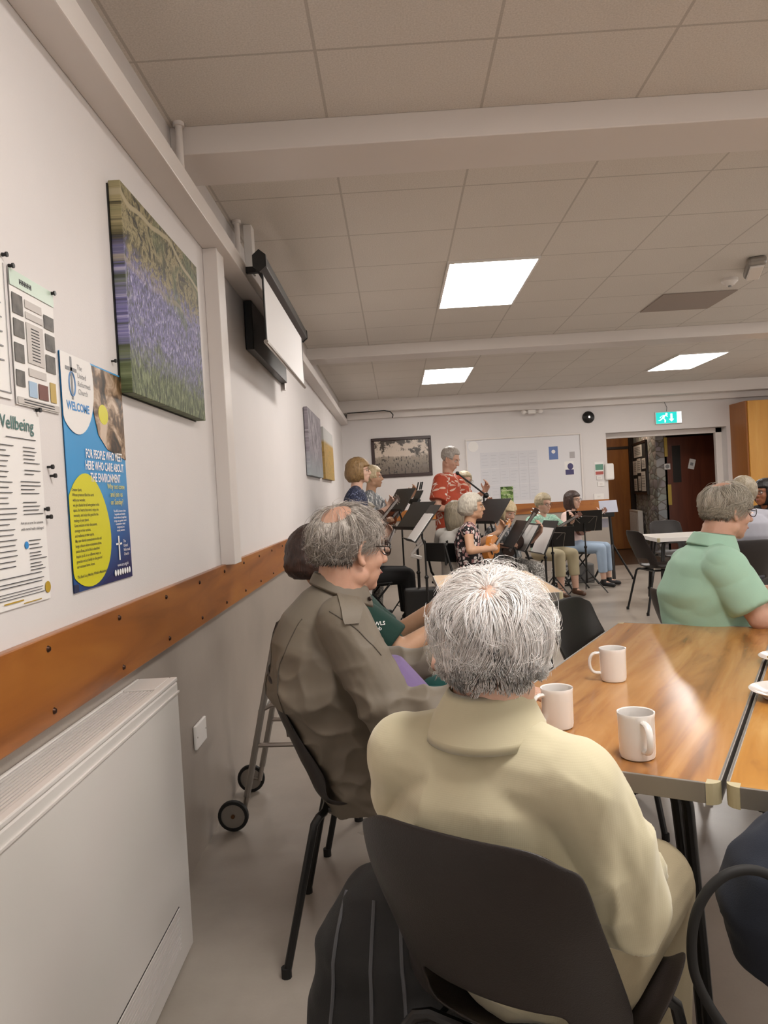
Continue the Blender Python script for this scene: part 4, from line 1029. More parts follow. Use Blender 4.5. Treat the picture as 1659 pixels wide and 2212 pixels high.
# ------------------------------------------------------------------ people
def rotm(yaw=0, pitch=0, roll=0): # yaw left, pitch up, roll
    return (Matrix.Rotation(yaw, 3, 'Z') @ Matrix.Rotation(pitch, 3, 'X') @ Matrix.Rotation(roll, 3, 'Y'))
def head_prims(mb, H, R, s=1.0, nose=1.0):
    def P(x, y, z): return H+R @ (V((x, y, z))*s)
    def E(x, y, z, a, b, c): mb.ell(P(x, y, z), (a*s, b*s, c*s), R, 24, 16)
    E(0, -.012, .032, .074, .094, .086); E(0, .020, -.02, .064, .070, .075); E(0, .040, -.055, .050, .050, .055); E(0, .066, -.092, .024, .020, .018)
    E(0, .070, .030, .050, .020, .016); E(.034, .060, -.026, .022, .022, .026); E(-.034, .060, -.026, .022, .022, .026)
    mb.capsule(P(0, .086, .018), P(0, .108*nose, -.024), .0085*s, .0125*s, 12); E(.010, .098, -.028, .009, .011, .008); E(-.010, .098, -.028, .009, .011, .008)
    E(0, .086, -.055, .023, .012, .006); E(0, .084, -.064, .019, .011, .0065); E(.045, -.0, -.065, .022, .035, .03); E(-.045, 0, -.065, .022, .035, .03)
    for sx in (-1, 1):
        # ear: rim, lobe
        pts = [P(sx*(.072+.012*a), -.006-.016*cos(b)+.004, -.005+.030*sin(b)) for a, b in [(0, -1.6), (.6, -1.1), (1, -.3), (1.3, .5), (1.2, 1.2), (.9, 1.8), (.4, 2.5), (0, 3.0)]]
        mb.tube(pts, .0058*s, 8); E(sx*.076, .0, -.034, .007, .009, .010); E(sx*.074, -.003, -.008, .006, .012, .022)
def hand_prims(mb, wp, d, n, s=1.0, curl=.5, thumb=1, spread=.12, fr=1.0):
    # wp wrist, d finger direction, n back-of-hand normal, thumb=+1 puts thumb on d x n side
    d = V(d).normalized(); n = (V(n)-d*V(n).dot(d)).normalized(); sd = d.cross(n)*thumb
    def P(a, b, c): return wp+d*(a*s)+sd*(b*s)+n*(c*s)
    for b in (-.026, -.009, .009, .026):
        mb.capsule(P(.005, b*.7, 0), P(.085-abs(b)*.2, b, .002), .015*s, .0125*s, 10, 4)
    L = [(.027, .040, .024, .020), (.009, .045, .028, .022), (-.009, .042, .026, .021), (-.026, .033, .020, .018)]
    for k, (b, l1, l2, l3) in enumerate(L):
        p0 = P(.085-abs(b)*.25, b, .002); ang = curl*(.55+.12*k); r_ = (.0092, .0095, .0092, .0082)[k]*s*fr
        dd = d.copy(); sp = spread*(1.5-k)/1.5
        for j, l in enumerate((l1, l2, l3)):
            a = ang*(1.0, 1.9, 2.6)[j]
            v = (d*cos(a)-n*sin(a)); v = (v+sd*sp).normalized(); q = p0+v*(l*s)
            mb.capsule(p0, q, r_*(1, .95, .88)[j], r_*(.95, .88, .78)[j], 10, 4); p0 = q
    p0 = P(.022, .026, -.004); v = (d*.62+sd*.72-n*.3).normalized(); q = p0+v*.036*s; mb.capsule(P(.012, .012, -.002), p0, .016*s, .014*s, 10, 4)
    mb.capsule(p0, q, .0125*s, .0105*s, 10, 4); v2 = (d*.85+sd*.35-n*.4).normalized(); mb.capsule(q, q+v2*.030*s, .0105*s*fr, .0085*s*fr, 10, 4)

def hair_shell(name, H, R, s, m, parent, style, par=None):
    # a closed cap of hair; thickness per direction, drawn inside the skull where there is no hair
    bm = bmesh.new(); bmesh.ops.create_icosphere(bm, subdivisions=5, radius=1)
    base = (.079, .098, .090); c0 = V((0, -.012, .030))
    st = dict(top=.014, side=.012, back=.016, low=-.04, front=.075, face=.045, side_low=-.02, flare=1.0, bald=0)
    st.update(style)
    for v in bm.verts:
        d = v.co.normalized(); p = V((d.x*base[0], d.y*base[1], d.z*base[2]))
        th = st['side']+(st['top']-st['side'])*max(0, d.z)+(st['back']-st['side'])*max(0, -d.y)
        nz_ = noise.noise(d*5+V((name.__hash__() % 7, 0, 0)))*.004+noise.noise(V((d.x*16, d.y*16, d.z*5)))*.0025
        q = c0+p+d*(th+nz_)
        # lower the back and sides of long styles
        if d.z < 0:
            low = st['low'] if d.y < .15 else st['side_low']
            depth = (-d.z)
            zt = q.z+(low-(c0.z-base[2]))*depth
            if low < -.06:
                q.x *= 1+(.75*depth*(1 if abs(d.z) < .95 else .8))*st['flare']*.55; q.y = q.y*(1+.35*depth)
                q.z = max(zt, low) if depth > .3 else zt
            else: q.z = zt
        # hair line at the face
        fz = c0.z+p.z
        fy = st['face']
        if q.y > fy and fz < st['front']:
            k = min(1, (q.y-fy)/.012)*min(1, (st['front']-fz)/.010)
            q = q.lerp(V((d.x*.05, .02+d.y*.03, q.z*.6)), k)
        if st.get('ears') and abs(q.x) > .05 and q.y > -.026 and q.z < .016:
            q = V((q.x*.6, q.y, q.z))
        # clear the ears and nape of short styles
        if st['low'] > -.06 and q.z < st['side_low'] and q.y > -.03:
            k = min(1, (st['side_low']-q.z)/.01); q = q.lerp(V((q.x*.7, q.y*.6, q.z)), k)
        if st['bald']:
            e = 1-min(1, (d-V(st.get('bald_c', (0, .1, 1))).normalized()).length/st['bald'])
            if e > 0: q = q-d*(min(1, e*4)*(th+.012))
        v.co = H+R @ (q*s)
    me = bpy.data.meshes.new(name); bm.to_mesh(me); bm.free(); me.materials.append(m); me.shade_smooth()
    o = bpy.data.objects.new(name, me); COL.objects.link(o); o.parent = parent; return o

def glasses(H, R, s, parent, m, lens=.022):
    q = MB()
    for sx in (-1, 1):
        c = V((sx*.034, .100, .006)); ring = [H+R @ (V((c.x+lens*1.15*cos(k*pi/8), c.y-.006*abs(cos(k*pi/8)), c.z+lens*.82*sin(k*pi/8)))*s) for k in range(17)]
        q.tube(ring, .0018*s, 6)
        q.tube([H+R @ (V(p)*s) for p in ((sx*.058, .094, .012), (sx*.078, .05, .012), (sx*.080, -.002, .012), (sx*.079, -.018, -.004))], .0018*s, 6)
    q.tube([H+R @ (V(p)*s) for p in ((-.010, .102, .008), (0, .105, .010), (.010, .102, .008))], .0018*s, 6)
    q.build('glasses', m, parent)
def eyes(H, R, s, parent):
    for sx in (-1, 1):
        MB().ell(H+R @ (V((sx*.031, .0765, .006))*s), (.0115*s, .0115*s, .0085*s), R, 12, 8).ell(H+R @ (V((sx*.031, .085, .005))*s), (.005*s, .0045*s, .005*s), R, 10, 6, mi=1).build('eye', [mat('eye white', 'C9BCB4', .25), mat('iris', '2A1E18', .2)], parent)
    q = MB()
    for sx in (-1, 1): q.tube([H+R @ (V(p)*s) for p in ((sx*.016, .091, .024), (sx*.032, .089, .029), (sx*.048, .078, .025))], .0028*s, 6)
    q.build('eyebrows', mat('eyebrow', '6E5E50', .8), parent)
    MB().ell(H+R @ (V((0, .0935, -.0595))*s), (.019*s, .006*s, .0045*s), R, 12, 8).build('lips', mat('lips', 'A5605A', .5), parent)

def person(label, loc, rz, J, L, group=None, vox=.0085):
    """J: joints in local metres (x right, y the way the pelvis faces, z up). L: look."""
    r = empty('person', loc, rz, label, 'person', group)
    g = lambda k: V(J[k])
    s = L.get('s', 1.0); hs = L.get('hs', 1.0)
    P, C, N, H = g('P'), g('C'), g('N'), g('H'); R = rotm(*J.get('head', (0, 0, 0)))
    tw = L.get('torso', .15); td = L.get('depth', .11); belly = L.get('belly', 0)
    T = rotm(J.get('twist', 0))
    SX = T @ V((1, 0, 0))
    SR = J.get('SR') and V(J['SR']) or C+(N-C)*.62+SX*L.get('shoulder', .17); SL = J.get('SL') and V(J['SL']) or C+(N-C)*.62-SX*L.get('shoulder', .17)
    def torso(mb, e, top=.85):
        f = (N-C); b = (C-P); belly = L.get('belly', 0)*(1 if e > 0 else .45)
        mb.loft([(P-V((0, 0, .07))*s, (tw*.8+e), td*.9+e), (P, tw*.98+e, td+.01+e), (P+b*.35+V((0, belly*.5, 0)), tw*.9+e+belly*.3, td+e+belly*.7), (P+b*.7+V((0, belly*.3, 0)), tw*.95+e, td+e+belly*.4), (C, tw+e, td+e), (C+f*.4, tw*.97+e, td*.9+e), (C+f*.72, tw*.62+e, td*.66+e), (C+f*top, tw*.36+e, td*.48+e)], 28, SX)
        for S in (SR, SL):
            mb.capsule(C+(N-C)*.60+(S-C-(N-C)*.6)*.3, S, .066+e, .050+e, 14); mb.capsule(C+(N-C)*.80, S, .045+e, .046+e, 14)
    body = MB(); torso(body, -.004)
    nk = L.get('neck', .056)*hs; body.capsule(N-(N-C)*.3, H+R @ (V((0, -.018, -.050))*hs), nk*1.05, nk*.97, 16)
    head_prims(body, H, R, hs)
    ar = L.get('arm', 1.0)
    for side, S in (('R', SR), ('L', SL)):
        E_, W_ = g('E'+side), g('W'+side)
        body.capsule(S, E_, .044*ar, .036*ar, 14); body.capsule(E_, W_, .037*ar, .024*ar, 14)
        hd_ = J.get('h'+side, None)
        if hd_: hand_prims(body, W_, hd_[0], hd_[1], hs*.98, hd_[2], hd_[3], fr=1.0)
    lr = L.get('leg', 1.0)
    for side in ('R', 'L'):
        sx = 1 if side == 'R' else -1
        hp = P+SX*(sx*.085)+V((0, 0, -.02)); K, A, F_ = g('K'+side), g('A'+side), g('F'+side)
        body.capsule(hp, K, .075*lr, .050*lr, 16); body.capsule(K, K.lerp(A, .35), .048*lr, .050*lr, 14); body.capsule(K.lerp(A, .3), A, .050*lr, .032*lr, 14)
        body.capsule(A-V((0, 0, .03)), F_, .034, .026, 12)
    b_ = remesh(body, 'body', L['skin'], r, vox, 2)
    # hair, face
    if L.get('hair'): hair_shell('hair', H, R, hs, L['hairm'], r, L['hair'])
    eyes(H, R, hs, r)
    if L.get('glasses'): glasses(H, R, hs, r, L['glasses'])
    # shirt
    sh = MB(); e = L.get('loose', .012); torso(sh, e, L.get('collar', .80))
    for side, S in (('R', SR), ('L', SL)):
        E_, W_ = g('E'+side), g('W'+side); f = L.get('sleeve', .6)
        if f <= 0: continue
        le = L.get('sleeve_loose', .013)
        if f <= 1:
            q = S.lerp(E_, f); sh.capsule(S, S.lerp(E_, f*.5), .050*ar+le, .047*ar+le*1.2, 16); sh.cone(S.lerp(E_, f*.25), q, .049*ar+le*1.1, .046*ar+le*1.5, 18)
        else:
            q = E_.lerp(W_, f-1); sh.capsule(S, E_, .050*ar+le, .042*ar+le, 16); sh.capsule(E_, E_.lerp(W_, .15), .042*ar+le, .041*ar+le, 16); sh.cone(E_, q, .041*ar+le, .030*ar+le, 18)
    hem = L.get('hem')
    if hem: sh.loft([(P+V((0, 0, .10)), tw+e, td+e+belly*.5), (P+V((0, 0, -hem)), tw+e+.006, td+e+.01+belly*.3)], 28, SX)
    remesh(sh, 'shirt', L['shirt'], r, vox*.9, L.get('smooth', 5), L.get('fold'))
    # trousers
    tr = MB(); e = L.get('tloose', .010)
    tr.loft([(P+V((0, 0, .08)), tw*.9+e, td+e), (P-V((0, 0, .0)), tw*.98+e, td+.01+e), (P-V((0, 0, .09)), tw*.72+e, td*.85+e)], 26, SX)
    tf = L.get('tlen', .95)
    for side in ('R', 'L'):
        sx = 1 if side == 'R' else -1
        hp = P+SX*(sx*.085)+V((0, 0, -.02)); K, A = g('K'+side), g('A'+side)
        tr.capsule(hp, K, .078*lr+e, .056*lr+e, 18); q = K.lerp(A, tf); tr.capsule(K, K.lerp(A, .2*tf), .056*lr+e, .055*lr+e, 16); tr.cone(K, q, .056*lr+e, (.046 if tf > .6 else .054)*lr+e, 18)
    remesh(tr, 'trousers', L['trousers'], r, vox, 3)
    # shoes
    for side in ('R', 'L'):
        A, F_ = g('A'+side), g('F'+side); d = (F_-A); d.z = 0; d.normalize()
        so = MB(); so.capsule(A+V((0, 0, -.035))-d*.02, F_+V((0, 0, -.0)), .040, .032, 14, ov=(1, .9)); so.capsule(A-V((0, 0, .03)), A-V((0, 0, .0)), .038, .038, 12)
        zb = min(A.z, F_.z)-.035
        o = remesh(so, 'shoe', L.get('shoe', M_black and C_shoeblk), r, vox, 2)
    return r
SIT = dict(P=(0, 0, .53), C=(0, -.03, .84), N=(0, 0, 1.05), H=(0, .035, 1.18), KR=(.10, .40, .50), KL=(-.10, .40, .50), AR=(.11, .42, .09), AL=(-.11, .42, .09), FR=(.12, .54, .035), FL=(-.12, .54, .035),
           ER=(.25, -.0, .80), WR=(.14, .20, .80), EL=(-.27, .06, .82), WL=(-.25, .26, .92))
STAND = dict(P=(0, 0, .92), C=(0, -.02, 1.25), N=(0, .0, 1.46), H=(0, .035, 1.60), KR=(.10, .02, .50), KL=(-.10, .02, .50), AR=(.11, -.01, .09), AL=(-.11, -.01, .09), FR=(.13, .12, .035), FL=(-.13, .12, .035),
             ER=(.26, .0, 1.12), WR=(.10, .20, 1.10), EL=(-.27, .05, 1.12), WL=(-.27, .27, 1.22))
def J_(base, **k):
    j = dict(base); j.update(k); return j

# ukulele: made once, laid flat in local xy (neck along +y), face up +z
def make_uke(label, body_m, big=1.0):
    r = empty('ukulele', (0, 0, 0), 0, label, 'ukulele', 'ukuleles of the band')
    def outline(k=1.0):
        pts = []
        for i in range(40):
            a = 2*pi*i/40; y = cos(a)*.135; u = (y+.135)/.27
            w = .085*math.sqrt(max(0, sin(pi*min(1, u*1.55))))*(1 if u < .65 else 0)
            w1 = .088*math.sqrt(max(0, 1-((u-.30)/.30)**2)) if abs(u-.30) < .30 else 0
            w2 = .066*math.sqrt(max(0, 1-((u-.76)/.24)**2)) if abs(u-.76) < .24 else 0
            w = max(w1, w2, .048 if .1 < u < .9 else 0)
            pts.append((math.copysign(w, sin(a)) if abs(sin(a)) > .02 else 0, -y))
        return [(a*k*big, b*k*big) for a, b in pts]
    o = outline(); o = o if sum(o[i][0]*o[(i+1) % 40][1]-o[(i+1) % 40][0]*o[i][1] for i in range(40)) > 0 else o[::-1]
    MB().prism(o, -.03*big, .03*big).build('body', body_m, r, smooth=0, bevel=.004)
    MB().cone((0, .03*big, .0302*big), (0, .03*big, .0312*big), .028*big, n=20).build('sound_hole', M_black, r)
    dk = mat('dark rosewood', '2E1C14', .4)
    MB().bb((-.018*big, .06*big, .028*big), (.018*big, .36*big, .040*big)).build('neck', dk, r, smooth=0, bevel=.003)
    h = MB().prism([(-.017*big, .355*big), (.017*big, .355*big), (.028*big, .385*big), (.026*big, .45*big), (-.026*big, .45*big), (-.028*big, .385*big)], .026*big, .038*big).build('headstock', body_m, r, smooth=0, bevel=.002)
    for sx in (-1, 1):
        for yy in (.39, .425): MB().tube([(sx*.02*big, yy*big, .03*big), (sx*.045*big, yy*big, .03*big)], .006*big, 8).build('tuning_peg', M_chrome, h)
    MB().bb((-.03*big, -.075*big, .03*big), (.03*big, -.06*big, .038*big)).build('bridge', dk, r, smooth=0)
    q = MB()
    for x in (-.009, -.003, .003, .009): q.tube([(x*big, -.068*big, .039*big), (x*big, .40*big, .043*big)], .0008, 4)
    q.build('strings', M_whiteplastic, r)
    return r
def place_uke(u, root, neck_dir, face, centre):
    y = V(neck_dir).normalized(); z = V(face); z = (z-y*z.dot(y)).normalized(); x = y.cross(z)
    Ml = Matrix.Identity(4)
    for i in range(3): Ml[i][0] = x[i]; Ml[i][1] = y[i]; Ml[i][2] = z[i]; Ml[i][3] = centre[i]
    bpy.context.view_layer.update()
    u.matrix_world = (Matrix.Translation(root.location) @ Matrix.Rotation(root.rotation_euler.z, 4, 'Z')) @ Ml
uke_dark = make_uke('brown ukulele held by the man in the red leaf shirt', mat('mahogany body', '6E3E26', .3))
U = {'dark': uke_dark}
def uke_for(root, label, neck=(-.75, .35, .45), face=(.1, .9, .25), c=(.06, .19, .84), m=None):
    if label is None: u = uke_dark
    else: u = copy_tree(uke_dark, None, None, None, label)
    if m:
        for ch in u.children:
            if ch.name.split('.')[0] in ('body', 'headstock'):
                ch.data = ch.data.copy(); ch.data.materials[0] = m
    place_uke(u, root, neck, face, c); return u
M_ukeorange = mat('amber ukulele wood', 'B9742E', .25); M_ukepale = mat('pale ukulele wood', 'B08A5E', .3); M_ukeblk = mat('dark ukulele wood', '3A241C', .3)
# holding hands for players: (finger direction, back-of-hand normal, curl, thumb side)
HP = dict(hR=((-.8, .25, .1), (.1, .8, .5), .55, -1), hL=((.2, .5, .85), (-.7, .3, .2), .9, 1))

def loc_of(px, py, y): p = atY(px, py, y); return p
def at_head(px, py, y, rz, hx, hy): # floor point such that the head (local hx,hy) shows at px
    p = atY(px, py, y); c, s_ = cos(rz), sin(rz); return (p.x-(hx*c-hy*s_), p.y-(hx*s_+hy*c), 0)
gold = mat('thin gold spectacle frame', '8A7350', .3, .8); blackf = mat('black spectacle frame', '141212', .3)
short_m = dict(top=.016, side=.006, back=.010, low=-.045, front=.082, face=.050, side_low=-.004)
short_f = dict(top=.026, side=.014, back=.018, low=-.055, front=.070, face=.052, side_low=-.012)
bob = dict(top=.020, side=.020, back=.026, low=-.105, front=.045, face=.052, side_low=-.085, flare=.5)
longh = dict(top=.016, side=.016, back=.024, low=-.15, front=.055, face=.050, side_low=-.11, flare=.4)
def player(label, px, py, y, rz, seated, look, zhead=None, uke='', ukem=None, head=(0, 0, 0), group='ukulele players', Jx={}, ukearg={}):
    base = SIT if seated else STAND
    j = J_(base, head=head, **HP); j.update(Jx)
    p = atY(px, py, y)
    dz = p.z-V(j['H']).z
    # fit the torso height to the head height seen in the photo
    for k in ('C', 'N', 'H', 'ER', 'EL', 'WR', 'WL'):
        f = .55 if k in ('C', 'ER', 'EL', 'WR', 'WL') else 1.0
        j[k] = tuple(V(j[k])+V((0, 0, dz*f)))
    L = dict(skin=S_fair, shirt=C_whitetop, trousers=C_blacktr, hs=.98, vox=.0085); L.update(look)
    h = V(j['H'])
    r = person(label, at_head(px, py, y, rz, h.x, h.y), rz, j, L, group)
    if uke: uke_for(r, uke if uke != 'first' else None, c=tuple(V((.05, .18, j['WR'][2]+.0))), m=ukem, **ukearg)
    return r

# ---- the band
# man in the red leaf shirt, standing, head bowed
player('standing man with grey hair in a red shirt printed with white leaves', 973, 992, 8.4, radians(-118), False, dict(skin=S_red, hair=short_m, hairm=H_grey, shirt=C_hawaii, trousers=C_blacktr, torso=.165, depth=.125, belly=.05, sleeve=.75, loose=.018, sleeve_loose=.03, hem=.02, hs=1.04, shoulder=.19, arm=1.1), uke='first', head=(radians(0), radians(-26), 0),
       Jx=dict(ER=(.30, -.02, 1.12), WR=(.12, .22, 1.05), EL=(-.30, .10, 1.16), WL=(-.22, .33, 1.26)), ukearg=dict(neck=(-.9, .35, .25)))
player('standing woman with a light brown bob, dark navy patterned top and white trousers', 776, 1018, 7.2, radians(-94), False, dict(hair=bob, hairm=H_bob, shirt=C_navypat, trousers=C_whitetr, glasses=gold, sleeve=.9, hem=.06, torso=.16, tloose=.016), uke='dark ukulele held by the standing woman with the light brown bob', ukem=M_ukeblk)
player('standing woman with pale hair beyond the woman with the light brown bob', 806, 1032, 8.3, radians(-98), False, dict(hair=short_f, hairm=H_blond, shirt=C_greypat, trousers=C_greyskirt, sleeve=1.6, skin=S_tan), uke='brown ukulele held up beyond the light brown bob', Jx=dict(WL=(-.22, .42, 1.35), EL=(-.26, .2, 1.14)))
player('standing woman with short sandy hair and glasses half hidden by the red shirt', 1004, 1042, 9.2, radians(-150), False, dict(hair=short_f, hairm=H_sand, shirt=C_whitetop, trousers=C_blacktr, glasses=gold, sleeve=.7), uke='ukulele held by the woman with short sandy hair', ukem=M_ukepale, Jx=dict(WL=(-.05, .45, 1.22)), ukearg=dict(neck=(.6, .6, .35)))
player('seated woman in a sleeveless floral top with silver hair and glasses', 1021, 1096, 7.0, radians(-97), True, dict(hair=dict(top=.024, side=.020, back=.026, low=-.075, front=.062, face=.045, side_low=-.04, flare=.3), hairm=H_silver, shirt=C_floral, trousers=C_blacktr, skin=S_tan, glasses=gold, sleeve=0, torso=.155, arm=1.05), uke='amber ukulele held by the woman in the floral top', ukem=M_ukeorange)
player('seated woman seen from behind with long ash brown hair and a white top', 985, 1110, 7.4, radians(-48), True, dict(hair=dict(longh, low=-.21, flare=.6), hairm=H_ash, shirt=C_whitetop, trousers=C_blacktr, sleeve=.8), head=(radians(10), 0, 0), uke='')
player('seated woman with a pale blond bob and a grey patterned top', 1095, 1107, 8.0, radians(-155), True, dict(hair=bob, hairm=H_blond, shirt=C_greypat, trousers=C_greyskirt, skin=S_red, sleeve=.6, torso=.17), head=(radians(10), radians(-20), 0), uke='dark ukulele held upright by the woman with the pale blond bob', ukem=M_ukeblk, ukearg=dict(neck=(-.5, .3, .8)))
player('seated woman with short blond-grey hair, glasses, mint top and beige cropped trousers', 1174, 1089, 9.4, radians(-152), True, dict(hair=short_f, hairm=H_sand, shirt=C_mint, trousers=C_khakitr, glasses=blackf, sleeve=.85, tlen=.62, torso=.17, skin=S_fair, shoe=C_shoe, leg=1.12), head=(radians(8), radians(-8), 0), uke='brown ukulele held by the woman in the mint top')
player('seated woman with dark hair, glasses, pale top and light blue jeans', 1238, 1081, 10.0, radians(-122), True, dict(hair=longh, hairm=H_dark, shirt=C_pinktop, trousers=C_jeans, glasses=blackf, sleeve=.7, tlen=.75, skin=S_fair), head=(radians(-15), 0, 0), uke='brown ukulele held by the woman in light blue jeans')
player('seated person in black trousers behind the standing woman in white trousers', 792, 1112, 7.75, radians(-80), True, dict(hair=short_f, hairm=H_ash, shirt=C_blacktop, trousers=C_blacktr, sleeve=1.8, tloose=.02, leg=1.1), uke='dark ukulele on the lap of the seated person in black', ukem=M_ukeblk)
for (px, y, rz, lb) in ((1016, 7.0, -97, 'under the woman in the floral top'), (985, 7.4, -48, 'under the woman with long ash brown hair'), (1098, 8.0, -155, 'under the woman with the pale blond bob'), (1178, 9.45, -152, 'under the woman in the mint top'), (1240, 10.0, -122, 'under the woman in light blue jeans'), (795, 7.75, -80, 'under the seated person in black trousers')):
    p = atY(px, 1150, y); q = V((p.x, p.y, 0)); folding_chair(q.x, q.y+.03, radians(rz), 'black folding chair '+lb)
# bags under the chairs
p = atZ(1205, 1233, 0); q = MB(); q.bb((-.14, -.08, 0), (.14, .08, .24)); o = remesh(q, 'patterned_bag', pattern_cloth('black and white bag', '1A1A1A', ['E0DDD8', 'BDBAB5'], 34, .5), None, .012, 6); o.location = (2.95, 10.1, .0); tag(o, 'black and white patterned bag under the mint-top woman\'s chair', 'bag')
q = MB(); q.bb((-.2, -.12, 0), (.2, .12, .26)); o = remesh(q, 'grey_bag', mat('grey bag', '6E6C6A', .8), None, .014, 8); o.location = (3.2, 10.35, 0); tag(o, 'grey soft bag on the floor between the two seated women at the back', 'bag')

# music stands
def make_stand(label):
    r = empty('music_stand', (0, 0, 0), 0, label, 'music stand', 'music stands of the band')
    return r
def music_stand(px, py, y, rz, w, h, label, wire=False, tilt=55, sheet=0, zc=None, legs=.26):
    c = atY(px, py, y); r = empty('music_stand', (c.x, c.y, 0), rz, label, 'music stand', 'music stands of the band')
    t = radians(tilt); Rm = Matrix.Rotation(-(pi/2-t), 3, 'X')  # top leans away from the reader (reader at -y looking +y)
    def D(a, b, o_=0): return V((0, 0, c.z))+V((a, 0, 0))+V((0, cos(t), sin(t)))*b+V((0, -sin(t), cos(t)))*o_
    q = MB(); vs = [D(a, b, o_) for a in (-w/2, w/2) for b in (-h/2, h/2) for o_ in (-.003, .003)]
    q.add(vs, [(0, 1, 3, 2), (4, 6, 7, 5), (0, 4, 5, 1), (2, 3, 7, 6), (0, 2, 6, 4), (1, 5, 7, 3)])
    d = q.build('desk', M_blackplastic, r, smooth=0)
    q = MB(); vs = [D(a, b, o_) for a in (-w/2, w/2) for b in (-h/2-.004, -h/2) for o_ in (0, .05)]
    q.add(vs, [(0, 1, 3, 2), (4, 6, 7, 5), (0, 4, 5, 1), (2, 3, 7, 6), (0, 2, 6, 4), (1, 5, 7, 3)]); q.build('ledge', M_blackplastic, r, smooth=0)
    if wire:
        q = MB()
        for a, b in (((-.12, -h/2), (-.15, h*.2)), ((-.15, h*.2), (0, h*.25)), ((0, h*.25), (.15, h*.2)), ((.15, h*.2), (.12, -h/2)), ((-.05, -h*.1), (-.12, h*.2)), ((.05, -h*.1), (.12, h*.2))): q.tube([D(a[0], a[1], -.008), D(b[0], b[1], -.008)], .003, 6)
        q.build('wire_brace', M_steel, r)
    top = D(0, -h*.1, -.01); base = V((0, 0, .0))
    q = MB(); q.tube([top, V((0, -.02, top.z-.10)), V((0, 0, top.z-.16)), (0, 0, .25)], .009, 8); q.tube([(0, 0, .55), (0, 0, .12)], .0125, 8); q.build('pole', M_black, r)
    MB().ell((0, 0, .56), (.02, .02, .02)).build('clamp_knob', M_black, r)
    for k in range(3):
        a = 2*pi*k/3+.5
        q = MB(); q.tube([(0, 0, .30), (cos(a)*legs, sin(a)*legs, .012)], .007, 6); q.tube([(0, 0, .13), (cos(a)*legs*.45, sin(a)*legs*.45, .17)], .004, 6); q.build('leg', M_black, r)
    if sheet:
        q = MB()
        for k in range(sheet):
            x0_ = -w/2+.02+k*(w-.04)/sheet
            vs = [D(a, b, o_) for a in (x0_, x0_+(w-.05)/sheet) for b in (-h/2+.002, -h/2+.297) for o_ in (.004+.002*k, .010+.004*k)]
            q.add(vs, [(0, 1, 3, 2), (4, 6, 7, 5), (0, 4, 5, 1), (2, 3, 7, 6), (0, 2, 6, 4), (1, 5, 7, 3)])
        o = q.build('music_sheets', M_paper, None, smooth=0); o.location = r.location; o.rotation_euler = r.rotation_euler
        tag(o, 'white sheets on the '+label.split(',')[0].replace(' with white sheets', ''), 'sheet music', 'music sheets on the stands')
    return r
MS = music_stand
MS(865, 1080, 8.0, radians(-58), .36, .28, 'black music stand before the standing women, under the framed picture')
MS(897, 1114, 7.35, radians(-62), .44, .33, 'black music stand left of the red shirt, lower than its neighbour', tilt=50)
MS(915, 1130, 6.9, radians(-80), .42, .40, 'black music stand with white sheets seen edge-on, left of the red-shirted man', tilt=52, sheet=2)
MS(1062, 1104, 7.7, radians(-62), .42, .30, 'black music stand right of the silver-haired woman\'s face', tilt=52)
MS(1112, 1153, 7.6, radians(-84), .40, .30, 'black music stand seen edge-on before the blond-bobbed woman', tilt=58)
MS(1139, 1160, 7.9, radians(-82), .40, .32, 'black music stand with white sheets, left of the one before the mint top', tilt=58, sheet=1)
MS(1176, 1160, 8.2, radians(-80), .42, .38, 'black music stand with a tall white folder before the mint top', tilt=64, sheet=1)
MS(1192, 1160, 8.7, radians(168), .50, .26, 'low wide black music stand before the mint-topped woman\'s knees', tilt=62, wire=True)
MS(1262, 1125, 9.3, radians(172), .42, .27, 'wide black music stand before the dark-haired woman', tilt=68, wire=True)
# tablet stand
c = atY(897, 1083, 8.0); r = empty('tablet_stand', (c.x, c.y, 0), radians(-58), 'black tablet holder on a slim stand under the framed picture', 'tablet stand')
Rt = Matrix.Rotation(radians(-32), 3, 'X')
MB().box((0, 0, c.z), (.12, .012, .26), Rt).build('holder', M_blackplastic, r, smooth=0, bevel=.003); MB().box((0, -.01, c.z+.0), (.17, .03, .05), Rt).build('clamp', M_black, r, smooth=0)
MB().tube([(0, 0, c.z), (0, 0, .0)], .009).build('pole', M_black, r)
for k in range(3): MB().tube([(0, 0, .25), (.22*cos(2.1*k), .22*sin(2.1*k), .01)], .007, 6).build('leg', M_black, r)
q = MB()
for a in (-.05, .0, .03): q.tube([(a, .06, c.z+.12), (a+.01, .08, c.z+.20)], .008, 6)
q.build('peg_claws', M_black, r)
# microphone boom
c = atY(965, 1010, 7.95); d = atY(1045, 1072, 8.0)
r = empty('microphone_stand', (d.x, d.y, 0), 0, 'black boom microphone stand in front of the red leaf shirt', 'microphone stand')
MB().tube([V((0, 0, d.z)), V((0, 0, .0))], .010).build('pole', M_black, r)
b0 = atY(988, 1022, 8.05)-V((d.x, d.y, 0)); b1 = atY(1050, 1070, 8.0)-V((d.x, d.y, 0)); MB().tube([b0, b1], .009).build('boom', M_black, r); MB().ell(b0, (.02, .02, .02)).build('microphone', M_black, r); MB().ell(b1, (.03, .03, .03)).build('clamp', M_black, r)
for k in range(3): MB().tube([(0, 0, .06), (.26*cos(2.1*k+.4), .26*sin(2.1*k+.4), .01)], .009, 6).build('leg', M_black, r)
